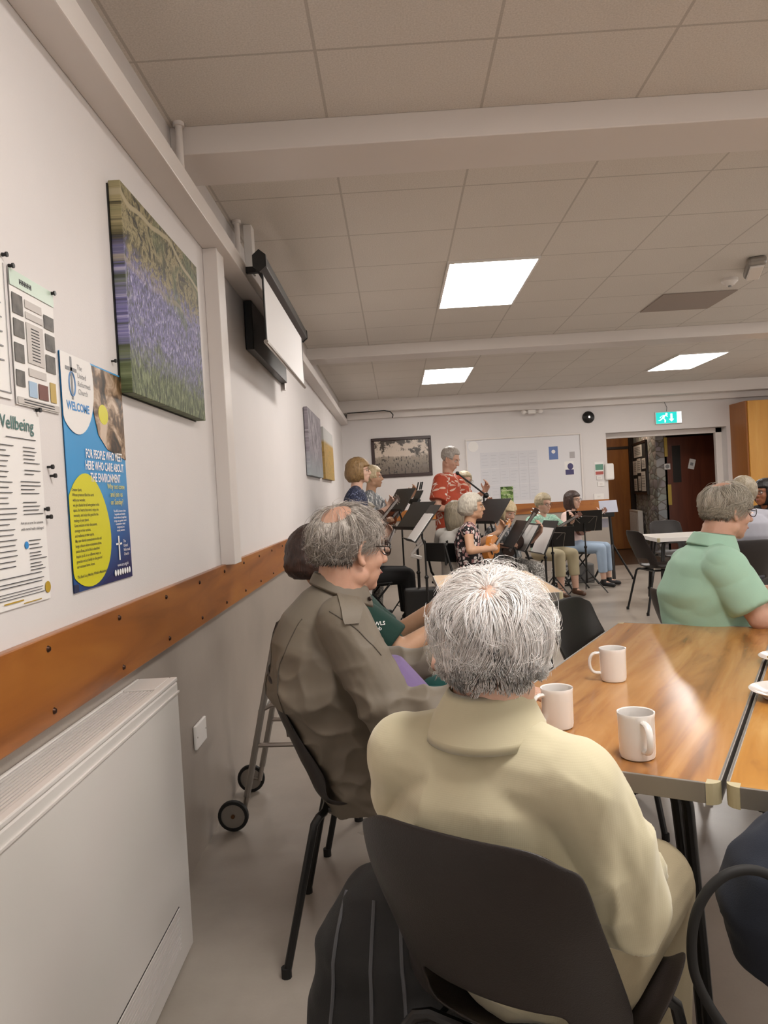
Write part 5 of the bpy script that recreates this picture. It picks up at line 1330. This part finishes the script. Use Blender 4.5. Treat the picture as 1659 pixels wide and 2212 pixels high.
# white-grip thing on a black bag beside the seated player
c = atY(905, 1185, 7.2); q = MB(); q.tube([(-.07, 0, -.05), (-.03, 0, .0), (.03, .0, .05), (.06, 0, .09), (.0, 0, .07), (-.02, 0, .04)], .014, 8); q.tube([(-.08, 0, -.06), (.02, 0, -.09)], .018, 8)
o = q.build('white_clip', M_whiteplastic); o.location = c; tag(o, 'white plastic clip on the black gear beside the seated player in black', 'clip')
q = MB(); q.bb((-.16, -.1, 0), (.16, .1, .42)); o = remesh(q, 'black_case', M_blackplastic, None, .014, 6); o.location = (c.x, c.y+.05, 0); tag(o, 'black upright case under the white clip among the music stands', 'case')
# tripod with tablet / speaker at the right of the band
c = atZ(1322, 1250, 0); y_ = 10.35; c = atY(1313, 1110, y_)
r = empty('tripod_stand', (c.x+.02, y_, 0), 0, 'tall black tripod with a grey-white tablet at the right of the band', 'tripod')
MB().tube([(0, 0, c.z+.0), (.02, 0, .5), (.025, 0, .02)], .020, 10).build('pole', M_black, r)
for a in (0.1, 2.9, 4.4):
    q = MB(); q.tube([(.02, 0, .50), (.02+cos(a)*.27, sin(a)*.28, .012)], .014, 8); l = q.build('leg', M_black, r); MB().ell((.02+cos(a)*.27, sin(a)*.28, .014), (.022, .022, .014)).build('rubber_foot', M_rubber, l)
MB().bb((-.10, -.04, c.z-.04), (.06, .03, c.z+.06)).build('cradle', M_black, r, smooth=0, bevel=.01)
o = MB().box((-.02, -.04, c.z+.10), (.24, .012, .17), Matrix.Rotation(radians(-20), 3, 'X')).build('tablet', mat('grey tablet', 'A9ABB8', .3), None, smooth=0, bevel=.004); o.location = r.location; tag(o, 'pale grey tablet propped on top of the black tripod', 'tablet')
o = MB().box((-.12, .0, c.z-.12), (.2, .01, .12)).build('hanging_sheet', mat('grey-violet sheet', '8E8C96', .6), None, smooth=0); o.location = r.location; tag(o, 'grey sheet hanging below the tablet on the black tripod', 'sheet')

# ---- seated people at the right
mint_J = J_(SIT, P=(0, 0, .53), C=(0, -.06, .83), N=(0, .02, 1.03), H=(0, .080, 1.168), ER=(.26, .06, .745), WR=(.20, .27, .83), EL=(-.24, .12, .76), WL=(-.06, .34, .80),
            hR=((-.2, .45, .75), (.7, .5, -.2), .5, -1), hL=((.5, .6, .2), (0, .3, 1), .6, 1), head=(radians(4), radians(-10), 0), SR=(.18, -.03, .955), SL=(-.155, -.03, .93))
def fold_mint(co, n): return .010*noise.noise(V((co.x*6, co.y*6, co.z*5)))+.010*abs(noise.noise(V((co.x*5+co.z*8, co.y*8, co.z*9-co.y*7))))
MRZ = radians(-86)
hp = V(mint_J['H'])
person('man in a mint green short-sleeved shirt with a balding grey head, elbow on the table', at_head(1570, 1098, 3.30, MRZ, hp.x, hp.y), MRZ, mint_J,
       dict(skin=S_red, hair=dict(top=.003, side=.002, back=.003, low=-.045, front=.082, face=.030, side_low=-.03, bald=.50, bald_c=(.05, -.30, .93), ears=1), hairm=H_grey, shirt=C_mintshirt, trousers=C_navy, glasses=blackf, torso=.185, depth=.150, belly=.03, shoulder=.20, sleeve=.80, sleeve_loose=.020, loose=.018, arm=1.25, hs=1.03, neck=.067, collar=.92, smooth=40, fold=fold_mint, hem=.04), vox=.0065)
person('person with curly grey hair in a pale grey shirt at the far right', at_head(1606, 1050, 6.15, radians(-10), 0, .035)[:2]+(0,), radians(-10), J_(SIT, H=(0, .035, 1.17), head=(radians(-20), 0, 0)), dict(skin=S_fair, hair=dict(top=.03, side=.024, back=.03, low=-.06, front=.07, face=.05, side_low=-.03), hairm=H_ash, shirt=C_grey, trousers=C_navy, sleeve=1.6, torso=.21, depth=.14, shoulder=.23, arm=1.2))
person('dark-haired person with glasses facing the room at the right edge', at_head(1651, 1062, 7.0, radians(115), 0, .035)[:2]+(0,), radians(115), J_(SIT, H=(0, .035, 1.15)), dict(skin=S_brown, hair=longh, hairm=H_black, shirt=C_blacktop, trousers=C_blacktr, glasses=blackf, sleeve=1.5))
put_chair(atY(1651, 1062, 7.0).x+.03, 7.02, radians(115), 'dark moulded chair under the dark-haired person at the right edge')

# ---- person in the dark green polo beyond the khaki jacket
gp = person('person in a dark green polo behind the khaki jacket, forearms raised', (.72, 2.98, 0), radians(-84), J_(SIT, C=(0, -.10, .78), N=(0, -.16, .98), H=(0, -.22, 1.085), P=(0, 0, .52),
     ER=(.22, .05, .75), WR=(.10, .30, .85), EL=(-.20, .05, .72), WL=(-.04, .33, .92), hR=((-.1, .8, .6), (.3, -.3, .8), .5, -1), hL=((.1, .7, .7), (-.3, -.3, .8), .5, 1), head=(radians(15), 0, 0)),
     dict(skin=S_tan, hair=dict(top=.022, side=.02, back=.03, low=-.07, front=.07, face=.045, side_low=-.02), hairm=H_dark, shirt=C_darkgreen, trousers=C_teal, sleeve=.85, sleeve_loose=.022, torso=.16, depth=.13, belly=.03, arm=1.1, tlen=.2))

sp = [o for o in gp.children if o.name.startswith('shirt')][0]
from mathutils.bvhtree import BVHTree
Mi = (Matrix.Translation(gp.location) @ Matrix.Rotation(gp.rotation_euler.z, 4, 'Z')); Mv = Mi.inverted()
tr_ = BVHTree.FromPolygons([v.co.copy() for v in sp.data.vertices], [tuple(p.vertices) for p in sp.data.polygons])
ro = Mv @ CAM; rd = (Mv.to_3x3() @ _ray(812, 1352)).normalized(); hit = tr_.ray_cast(ro, rd)
if hit[0]:
    nn = hit[1]; upv = V((0, 0, 1)); yv = (upv-nn*upv.dot(nn)).normalized(); xv = yv.cross(nn)
    Tm = Matrix.Identity(4)
    for i in range(3): Tm[i][0] = xv[i]; Tm[i][1] = yv[i]; Tm[i][2] = nn[i]; Tm[i][3] = hit[0][i]
    q = MB(); q.text('BOWLS', Tm, .020, .01, 'CENTER', depth=.006); q.text('Club', Tm @ Matrix.Translation((0, -.018, 0)), .020, .01, 'CENTER', depth=.006); q.build('lettering', mat('white print', 'F2F2F0', .4), sp, smooth=0)

# ---- man in the khaki jacket
def fold_jacket(co, n):
    side = abs(co.y)
    a = noise.noise(V((co.x*5, co.y*5+co.z*4, co.z*6)))
    b = 1-abs(noise.noise(V((co.x*3+7, co.y*9+co.z*6, co.z*9-co.y*5))))*2
    b2 = 1-abs(noise.noise(V((co.x*6-3, co.y*6-co.z*9, co.z*7+co.y*6))))*2
    low = max(0, min(1, (1.0-co.z)/.25))
    return .010*a+low*(.013*max(0, b)**2+.010*max(0, b2)**3)-.003
KRZ = radians(-78)
kJ = J_(SIT, P=(0, 0, .53), C=(0, -.115, .80), N=(-.01, -.06, 1.055), H=(.0, -.032, 1.162), SR=(.185, -.085, .975), SL=(-.19, -.085, .975), ER=(.262, .02, .735), WR=(.325, .300, .776), EL=(-.27, .06, .75), WL=(-.18, .30, .76),
        hR=((.12, 1, -.05), (.1, -.0, 1), .45, -1), hL=((.2, 1, 0), (0, 0, 1), .4, 1), head=(radians(20), radians(-6), 0))
kloc = V((.690, 2.26, 0))
km = person('man in a khaki jacket with thin grey hair and dark glasses, seated at the table', kloc, KRZ, kJ,
    dict(skin=S_red, hair=dict(top=.004, side=.006, back=.009, low=-.058, front=.084, face=.034, side_low=-.03, bald=.55, bald_c=(.30, -.50, .78), ears=1), hairm=H_grey, shirt=C_purple, trousers=C_khaki, glasses=blackf, torso=.165, depth=.135, belly=.11, sleeve=.5, arm=1.1, leg=1.15, hs=1.10, neck=.066, shoulder=.19), vox=.005)
jk = MB(); P, C, N = V(kJ['P']), V(kJ['C']), V(kJ['N'])
off = V((0, -.012, 0))
jk.loft([(P+V((0, -.0, -.105)), .165, .135), (P+V((0, -.01, -.05)), .165, .14), (P+V((0, -.02, .02)), .174, .138), (P.lerp(C, .5)+V((0, -.01, 0)), .192, .158), (C+off, .205, .168), (C.lerp(N, .35)+off*2, .200, .162), (C.lerp(N, .60)+off*2, .170, .138), (C.lerp(N, .82)+off*1.5, .105, .100), (C.lerp(N, .95)+off*.3, .074, .070)], 36)
for side in 'RL':
    S, E_, W_ = V(kJ['S'+side]), V(kJ['E'+side]), V(kJ['W'+side])
    jk.capsule(C.lerp(N, .5)+(S-C.lerp(N, .5))*.3, S, .078, .076, 18)
    jk.capsule(S, E_, .080, .072, 20); jk.capsule(E_, E_.lerp(W_, .3), .070, .062, 20); jk.cone(E_, E_.lerp(W_, .80), .066, .050, 24)
jacket = remesh(jk, 'jacket', C_khaki, km, .0055, 5, fold_jacket)
ps = [o for o in km.children if o.name.startswith('shirt')][0]
bm = bmesh.new(); bm.from_mesh(ps.data); bmesh.ops.delete(bm, geom=[v for v in bm.verts if v.co.y < .02 or v.co.z > .98], context='VERTS'); bm.to_mesh(ps.data); bm.free()
# standing collar, shoulder straps, studs, seams
def band(mb, pts, up, th):
    # strip between two point lists, given thickness
    n = len(pts); vs = []
    for (a, b) in pts:
        m_ = (a+b)/2; vs += [a, b]
    nr = []
    for i in range(n):
        t = (pts[min(i+1, n-1)][0]-pts[max(i-1, 0)][0]); w_ = pts[i][1]-pts[i][0]; k = t.cross(w_).normalized(); nr.append(k)
    v2 = []
    for i in range(n): v2 += [pts[i][0]+nr[i]*th, pts[i][1]+nr[i]*th]
    o = len(vs); fs = []
    for i in range(n-1):
        fs += [(2*i, 2*i+2, 2*i+3, 2*i+1), (o+2*i, o+2*i+1, o+2*i+3, o+2*i+2), (2*i, 2*i+1, o+2*i+1, o+2*i), ] if i == 0 else [(2*i, 2*i+2, 2*i+3, 2*i+1), (o+2*i, o+2*i+1, o+2*i+3, o+2*i+2)]
        fs += [(2*i+1, 2*i+3, o+2*i+3, o+2*i+1), (2*i, o+2*i, o+2*i+2, 2*i+2)]
    i = n-1; fs += [(2*i, o+2*i, o+2*i+1, 2*i+1)]
    mb.add(vs+v2, fs)
def ringpts(c, rx, ry, z, a0, a1, n, tilt=0):
    out = []
    for k in range(n+1):
        a = a0+(a1-a0)*k/n; x, y = rx*cos(a), ry*sin(a); out.append(V((c.x+x, c.y+y, z+tilt*y)))
    return out
cN = C.lerp(N, .98); q = MB()
lo = ringpts(cN+V((0, .0, 0)), .098, .098, 1.026, radians(72), radians(72)-radians(324), 30, -.45); hi = ringpts(cN+V((0, .0, 0)), .074, .078, 1.084, radians(78), radians(78)-radians(336), 30, -.30)
band(q, list(zip(lo, hi)), None, .005); o = q.build('collar', C_khaki, jacket, smooth=60); m_ = o.modifiers.new('sub', 'SUBSURF'); m_.levels = 1; m_.render_levels = 1
bpy.context.view_layer.update()
from mathutils.bvhtree import BVHTree
jb = BVHTree.FromPolygons([v.co.copy() for v in jacket.data.vertices], [tuple(p.vertices) for p in jacket.data.polygons])
def onj(p, off=.003, tree=None):
    loc_, nn, i_, d_ = (tree or jb).find_nearest(V(p)); return loc_+nn*off, nn
strap = []
A0 = V((.100, -.075, 1.05)); A1 = V((.262, -.075, .985))
for k in range(9):
    t_ = k/8; c_ = A0.lerp(A1, t_); w_ = .019*(1 if k else .75)
    a, _ = onj(c_+V((0, -w_, 0)), .004); b, _ = onj(c_+V((0, w_, 0)), .004); strap.append((a, b))
q = MB(); band(q, strap, None, .003); q.build('shoulder_strap', C_khaki, jacket, smooth=60)
brz = mat('dull bronze stud', '3E3530', .35, .7)
a, nn = onj(A0.lerp(A1, .12), .008); MB().cone(a-nn*.004, a+nn*.003, .007, .0055, n=14).build('stud', brz, jacket)
a = V((cN.x+.060, cN.y+.072, 1.018)); MB().cone(a, a+V((.55, .6, .4)).normalized()*.008, .007, .0055, n=14).build('stud', brz, jacket)
def seam(pts, parent, m, tree, r_=.0016, off=.0005):
    pp = []
    for i in range(len(pts)-1):
        for k in range(8): pp.append(onj(V(pts[i]).lerp(V(pts[i+1]), k/8), off, tree)[0])
    pp.append(onj(pts[-1], off, tree)[0]); MB().tube(pp, r_, 5).build('seam', m, parent)
seam([(.235, -.13, 1.02), (.27, -.06, .97), (.28, .0, .90)], jacket, mat('seam thread', '4A443B', .8), jb)
seam([(.0, -.3, 1.0), (.0, -.32, .85), (.0, -.3, .6)], jacket, mat('seam thread', '4A443B', .8), jb)
seam([(.12, -.2, 1.0), (.14, -.3, .85), (.14, -.3, .6)], jacket, mat('seam thread', '4A443B', .8), jb)
q = MB(); q.tube([onj((.30, .17, .80), .0)[0]]*2 if False else [V((.10, .215, .84)), V((.09, .25, .76)), V((.08, .25, .68))], .003, 6); q.build('placket_cord', M_black, km)

# ---- woman in the cream cardigan
def fold_card(co, n):
    a = noise.noise(V((co.x*4, co.y*4, co.z*5)))
    b = 1-abs(noise.noise(V((co.x*3.5+2, co.y*3, co.z*11+co.x*4))))*2
    low = max(0, min(1, (.93-co.z)/.2)); arm = max(0, min(1, (co.x-.17)/.05))
    c = 1-abs(noise.noise(V((co.x*14+co.y*8, co.y*12, co.z*2.5))))*2
    return   .009*a+low*(1-arm)*.026*max(0, b)**2+arm*low*.022*max(0, c)**2-.003
wJ = J_(SIT, P=(.0, .075, .53), C=(-.005, -.070, .755), N=(.0, -.065, .955), H=(.005, -.045, 1.058), SR=(.142, -.09, .872), SL=(-.145, -.09, .882), ER=(.200, -.01, .68), WR=(.06, .20, .68), EL=(-.185, .04, .68), WL=(-.10, .24, .70),
        hR=((-.3, .9, .1), (0, 0, 1), .5, -1), hL=((.3, .9, .1), (0, 0, 1), .5, 1), head=(radians(18), radians(-14), 0), KR=(.13, .40, .50), KL=(-.09, .40, .50))
WRZ = woman_rz; wloc = V((.967, 1.275, 0))
wm = person('woman with short white hair in a cream knitted cardigan, seen from behind', wloc, WRZ, wJ,
    dict(skin=S_fair, hair=dict(bald=.20, bald_c=(.03, -.75, .62), top=.005, side=.003, back=.002, low=-.042, front=.075, face=.045, side_low=-.02), hairm=hairmat('white under hair', 'E2D8D2', 'F2ECE8'), shirt=C_card, trousers=C_beige, torso=.145, depth=.105, sleeve=1.75, sleeve_loose=.022, loose=.020, hs=.98, shoulder=.16, arm=1.0, leg=1.12, tloose=.02, hem=.03, smooth=16, fold=fold_card, collar=.86, tlen=.95), vox=.005)
card = [o for o in wm.children if o.name.startswith('shirt')][0]; card.name = 'cardigan'
cN = V(wJ['N'])
q = MB()
top = ringpts(cN, .060, .064, 1.008, radians(75), radians(75)-radians(330), 32, .05); out = ringpts(cN+V((0, -.012, 0)), .104, .095, .930, radians(60), radians(60)-radians(300), 32, .12)
band(q, list(zip(out, top)), None, .006); o = q.build('collar', C_card, card, smooth=60); m_ = o.modifiers.new('sub', 'SUBSURF'); m_.levels = 1; m_.render_levels = 1

# ---- strands of hair over the three near heads
def strands(name, H, R, s, parent, m, n, fn, r0=.0006, seg=7, seed=1):
    rnd = random.Random(seed); vs = []; fs = []; tone = []
    cl = [rnd.gauss(0, 1) for _ in range(400)]
    for i in range(n):
        pts = fn(rnd)
        if not pts: continue
        tn = rnd.random(); o = len(vs); k = len(pts)
        for j, p in enumerate(pts):
            w_ = H+R @ (p*s); t_ = (pts[min(j+1, k-1)]-pts[max(j-1, 0)])
            if t_.length < 1e-7: t_ = V((0, 0, 1))
            t_ = (R @ t_).normalized(); x = t_.cross(V((.3, .2, .9))).normalized(); y = t_.cross(x)
            rr = r0*s*(1-.75*(j/(k-1))**2)
            for a in (0, 2.094, 4.189): vs.append(w_+x*(rr*cos(a))+y*(rr*sin(a))); tone.append(tn)
        for j in range(k-1):
            for a in range(3): fs.append((o+j*3+a, o+j*3+(a+1) % 3, o+j*3+3+(a+1) % 3, o+j*3+3+a))
    me = bpy.data.meshes.new(name); me.from_pydata(vs, [], fs); at = me.attributes.new('tone', 'FLOAT', 'POINT'); at.data.foreach_set('value', tone)
    me.materials.append(m); me.shade_smooth(); o = bpy.data.objects.new(name, me); COL.objects.link(o); o.parent = parent; o['kind'] = 'stuff'; return o
BASE = V((.079, .098, .090)); C0 = V((0, -.012, .030))
def skull(d, th): return C0+V((d.x*(BASE.x+th), d.y*(BASE.y+th), d.z*(BASE.z+th)))
def flow_hair(crown, length, lift, region, wav=.3, droop=.25, clump=9, thick=.02, lowz=None, lenvar=.4):
    crown = V(crown).normalized()
    def fn(rnd):
        z = rnd.uniform(-1, 1); a = rnd.uniform(0, 2*pi); d = V((math.sqrt(1-z*z)*cos(a), math.sqrt(1-z*z)*sin(a), z))
        if not region(d, rnd): return None
        L_ = length*(1-lenvar*rnd.random()); k = 8; pts = []; p = d.copy(); th = .002
        cell = V((round(d.x*clump)/clump, round(d.y*clump)/clump, round(d.z*clump)/clump))
        h = noise.noise_vector(cell*13.7)*wav
        lf = lift*(.55+.9*abs(noise.noise(cell*9.1+V((3, 1, 2)))))+rnd.random()*.004
        for j in range(k):
            t_ = j/(k-1)
            pts.append(skull(p, th+lf*math.sin(min(1, t_*1.3)*pi*.5)+ (thick*rnd.random() if j == -1 else 0)))
            away = (p-crown*p.dot(crown)); away = away.normalized() if away.length > .02 else V((rnd.gauss(0, 1), rnd.gauss(0, 1), 0)).normalized()
            dirv_ = (away+V((0, 0, -droop*(.4+t_)))+h*(.5+t_)+V((rnd.gauss(0, .05), rnd.gauss(0, .05), rnd.gauss(0, .05))))
            dirv_ = dirv_-p*dirv_.dot(p); 
            if dirv_.length > 0: dirv_.normalize()
            p = (p+dirv_*(L_/.09/(k-1))).normalized() if p.z > -.55 else p
            if p.z <= -.55:
                q0 = pts[-1]; pts.append(q0+V((d.x*.002+h.x*.01, d.y*.002-.001, -L_/(k-1)*.7)))
                if lowz and pts[-1].z < lowz: break
        # tips gather towards the clump
        return pts
    return fn
SW = strandmat('white hair strands', [(0, 'D8CEC8'), (.3, 'F2ECE8'), (1, 'FFFFFF')])
SG = strandmat('grey hair strands', [(0, '6A625B'), (.35, '9A9189'), (.75, 'BDB4AB'), (1, 'DAD3CB')])
SG2 = strandmat('grey green hair strands', [(0, '8A8478'), (.4, 'B0A898'), (1, 'D6CEC0')])
Hw, Rw = V(wJ['H']), rotm(*wJ['head'])
crownw = (.03, -.75, .62)
CW_ = V(crownw).normalized()
strands('hair_strands', Hw, Rw, .98, wm, SW, 17000, flow_hair(crownw, .098, .019, lambda d, r: not (d.y > .45 and d.z < .5) and not (d.z < -.55 and d.y > -.1) and ((d-CW_).length > .20 or r.random() < .25), 1.25, .45, 4, lowz=-.172, lenvar=.3), r0=.00085, seed=2)
strands('hair_strands', Hw, Rw, .98, wm, SW, 2500, flow_hair(crownw, .075, .028, lambda d, r: not (d.y > .35 and d.z < .5) and not (d.z < -.55), 1.3, .2, 6, lowz=-.15), r0=.0005, seed=5)
BC = [V((.30, -.50, .78)).normalized()]
Hk, Rk = V(kJ['H']), rotm(*kJ['head'])
def reg_bald(d, r):
    if (d-BC[0]).length < .46: return r.random() < .05
    if d.y > .62 and d.z < .62: return False
    if d.z < -.15 and d.y > -.12: return False
    return d.z > -.72
strands('hair_strands', Hk, Rk, 1.10, km, SG, 9000, flow_hair((0, -.35, .95), .075, .009, reg_bald, .45, .35, 8, lowz=-.10), r0=.0007, seed=3)
strands('hair_strands', Hk, Rk, 1.10, km, SG, 900, flow_hair((0, -.35, .95), .07, .024, reg_bald, 1.2, .1, 8, lowz=-.10), r0=.0005, seed=8)
BC[0] = V((.05, -.30, .93)).normalized()
mm = [o for o in bpy.data.objects if o.get('label', '').startswith('man in a mint')][0]
strands('hair_strands', V(mint_J['H']), rotm(*mint_J['head']), 1.03, mm, SG2, 9000, flow_hair((0, -.35, .95), .085, .012, reg_bald, .8, .35, 6, lowz=-.125), r0=.0008, seed=4)

shm = [o for o in mm.children if o.name.startswith('shirt')][0]; cM = V(mint_J['N'])
q = MB(); top = ringpts(cM, .078, .082, 1.080, radians(75), radians(75)-radians(330), 32, -.15); out = ringpts(cM+V((0, -.010, 0)), .114, .112, 1.010, radians(55), radians(55)-radians(290), 32, -.25)
band(q, list(zip(out, top)), None, .005); o = q.build('collar', C_mintshirt, shm, smooth=60); m_ = o.modifiers.new('sub', 'SUBSURF'); m_.levels = 1; m_.render_levels = 1

# ---- bags
q = MB(); q.loft([((0, 0, .0), .15, .11), ((0, 0, .08), .165, .125), ((0, 0, .28), .16, .125), ((.0, 0, .44), .135, .11), ((.01, 0, .55), .085, .075), ((.02, 0, .585), .03, .03)], 36, up=True, sq=2.6)
r = empty('rucksack', (.735, 1.50, 0), radians(-20), 'black rucksack with grey piping on the floor beside the cream cardigan\'s chair', 'rucksack')
def fold_bag(co, n): return .010*noise.noise(co*8)+.006*noise.noise(co*20)
M_bag = mat('black nylon', '111214', .55, var=.3, vscale=9, bump=.2, bscale=400)
body = remesh(q, 'bag_body', M_bag, r, .008, 4, fold_bag)
bt = BVHTree.FromPolygons([v.co.copy() for v in body.data.vertices], [tuple(p.vertices) for p in body.data.polygons])
for k, x in enumerate((-.10, .02, .11)):
    pp = [(lambda h: h if h else V((x, -.1, .1)))(bt.ray_cast(V((x*(1-.45*t_), -.4, .03+.52*t_)), V((0, 1, 0)))[0]) for t_ in [i/14 for i in range(15)]]
    MB().tube(pp, .004, 6).build('piping', mat('grey piping', '55565A', .6), r)
MB().tube(smooth_path([(.02, 0, .57), (-.005, .0, .60), (-.01, 0, .63), (.005, .0, .65), (.03, 0, .65), (.045, 0, .625), (.045, 0, .57)]), .0035, 8).build('grab_loop', mat('grey strap', '6A6A6C', .7), r)
q = MB(); q.loft([((-.02, -.135, .05), .11, .03), ((-.02, -.145, .15), .12, .04), ((-.02, -.135, .27), .10, .03)], 24, up=True); remesh(q, 'front_pocket', M_bag, r, .008, 4, fold_bag)
q = MB(); q.tube([(.10, .08, .50), (.17, .02, .40), (.19, -.02, .22), (.17, .0, .06)], .014, 8); q.build('shoulder_strap', mat('grey strap', '6A6A6C', .7), r)
# navy bag with a cord loop at the lower right edge
c = atY(1655, 1960, 1.25)
c.x = 1.385
r = empty('shoulder_bag', (c.x+.02, 1.25, 0), 0, 'dark navy bag with a black cord loop at the lower right edge of the view', 'bag')
q = MB(); q.loft([((.03, 0, c.z-.13), .06, .06), ((.02, 0, c.z-.09), .105, .10), ((.01, 0, c.z+.0), .115, .11), ((.02, 0, c.z+.08), .10, .10), ((.05, 0, c.z+.15), .06, .07)], 32, up=True)
remesh(q, 'bag_body', C_navy, r, .008, 4, fold_bag)
pts = [atY(px, py, 1.12)-V((c.x+.02, 1.25, 0)) for px, py in ((1680, 1900), (1640, 1882), (1600, 1880), (1560, 1895), (1525, 1930), (1502, 1980), (1494, 2040), (1500, 2100), (1525, 2160), (1560, 2215), (1600, 2270), (1660, 2300))]
MB().tube(smooth_path(pts), .0075, 12).build('cord_loop', M_rubber, r)
q = MB(); q.box((.045, -.125, c.z-.01), (.02, .006, .09), Matrix.Rotation(.4, 3, 'Y')); q.build('zip_pull', M_chrome, r, bevel=.002)
q = MB(); q.loft([((.10, 0, .18), .10, .12), ((.09, 0, c.z-.22), .10, .11), ((.09, 0, c.z-.10), .07, .08)], 24, up=True); remesh(q, 'lower_pouch', M_bag, r, .01, 4, fold_bag)
q = MB(); q.bb((-.02, -.18, .0), (.30, .18, .20)); o = remesh(q, 'bag_base', M_bag, r, .012, 6)
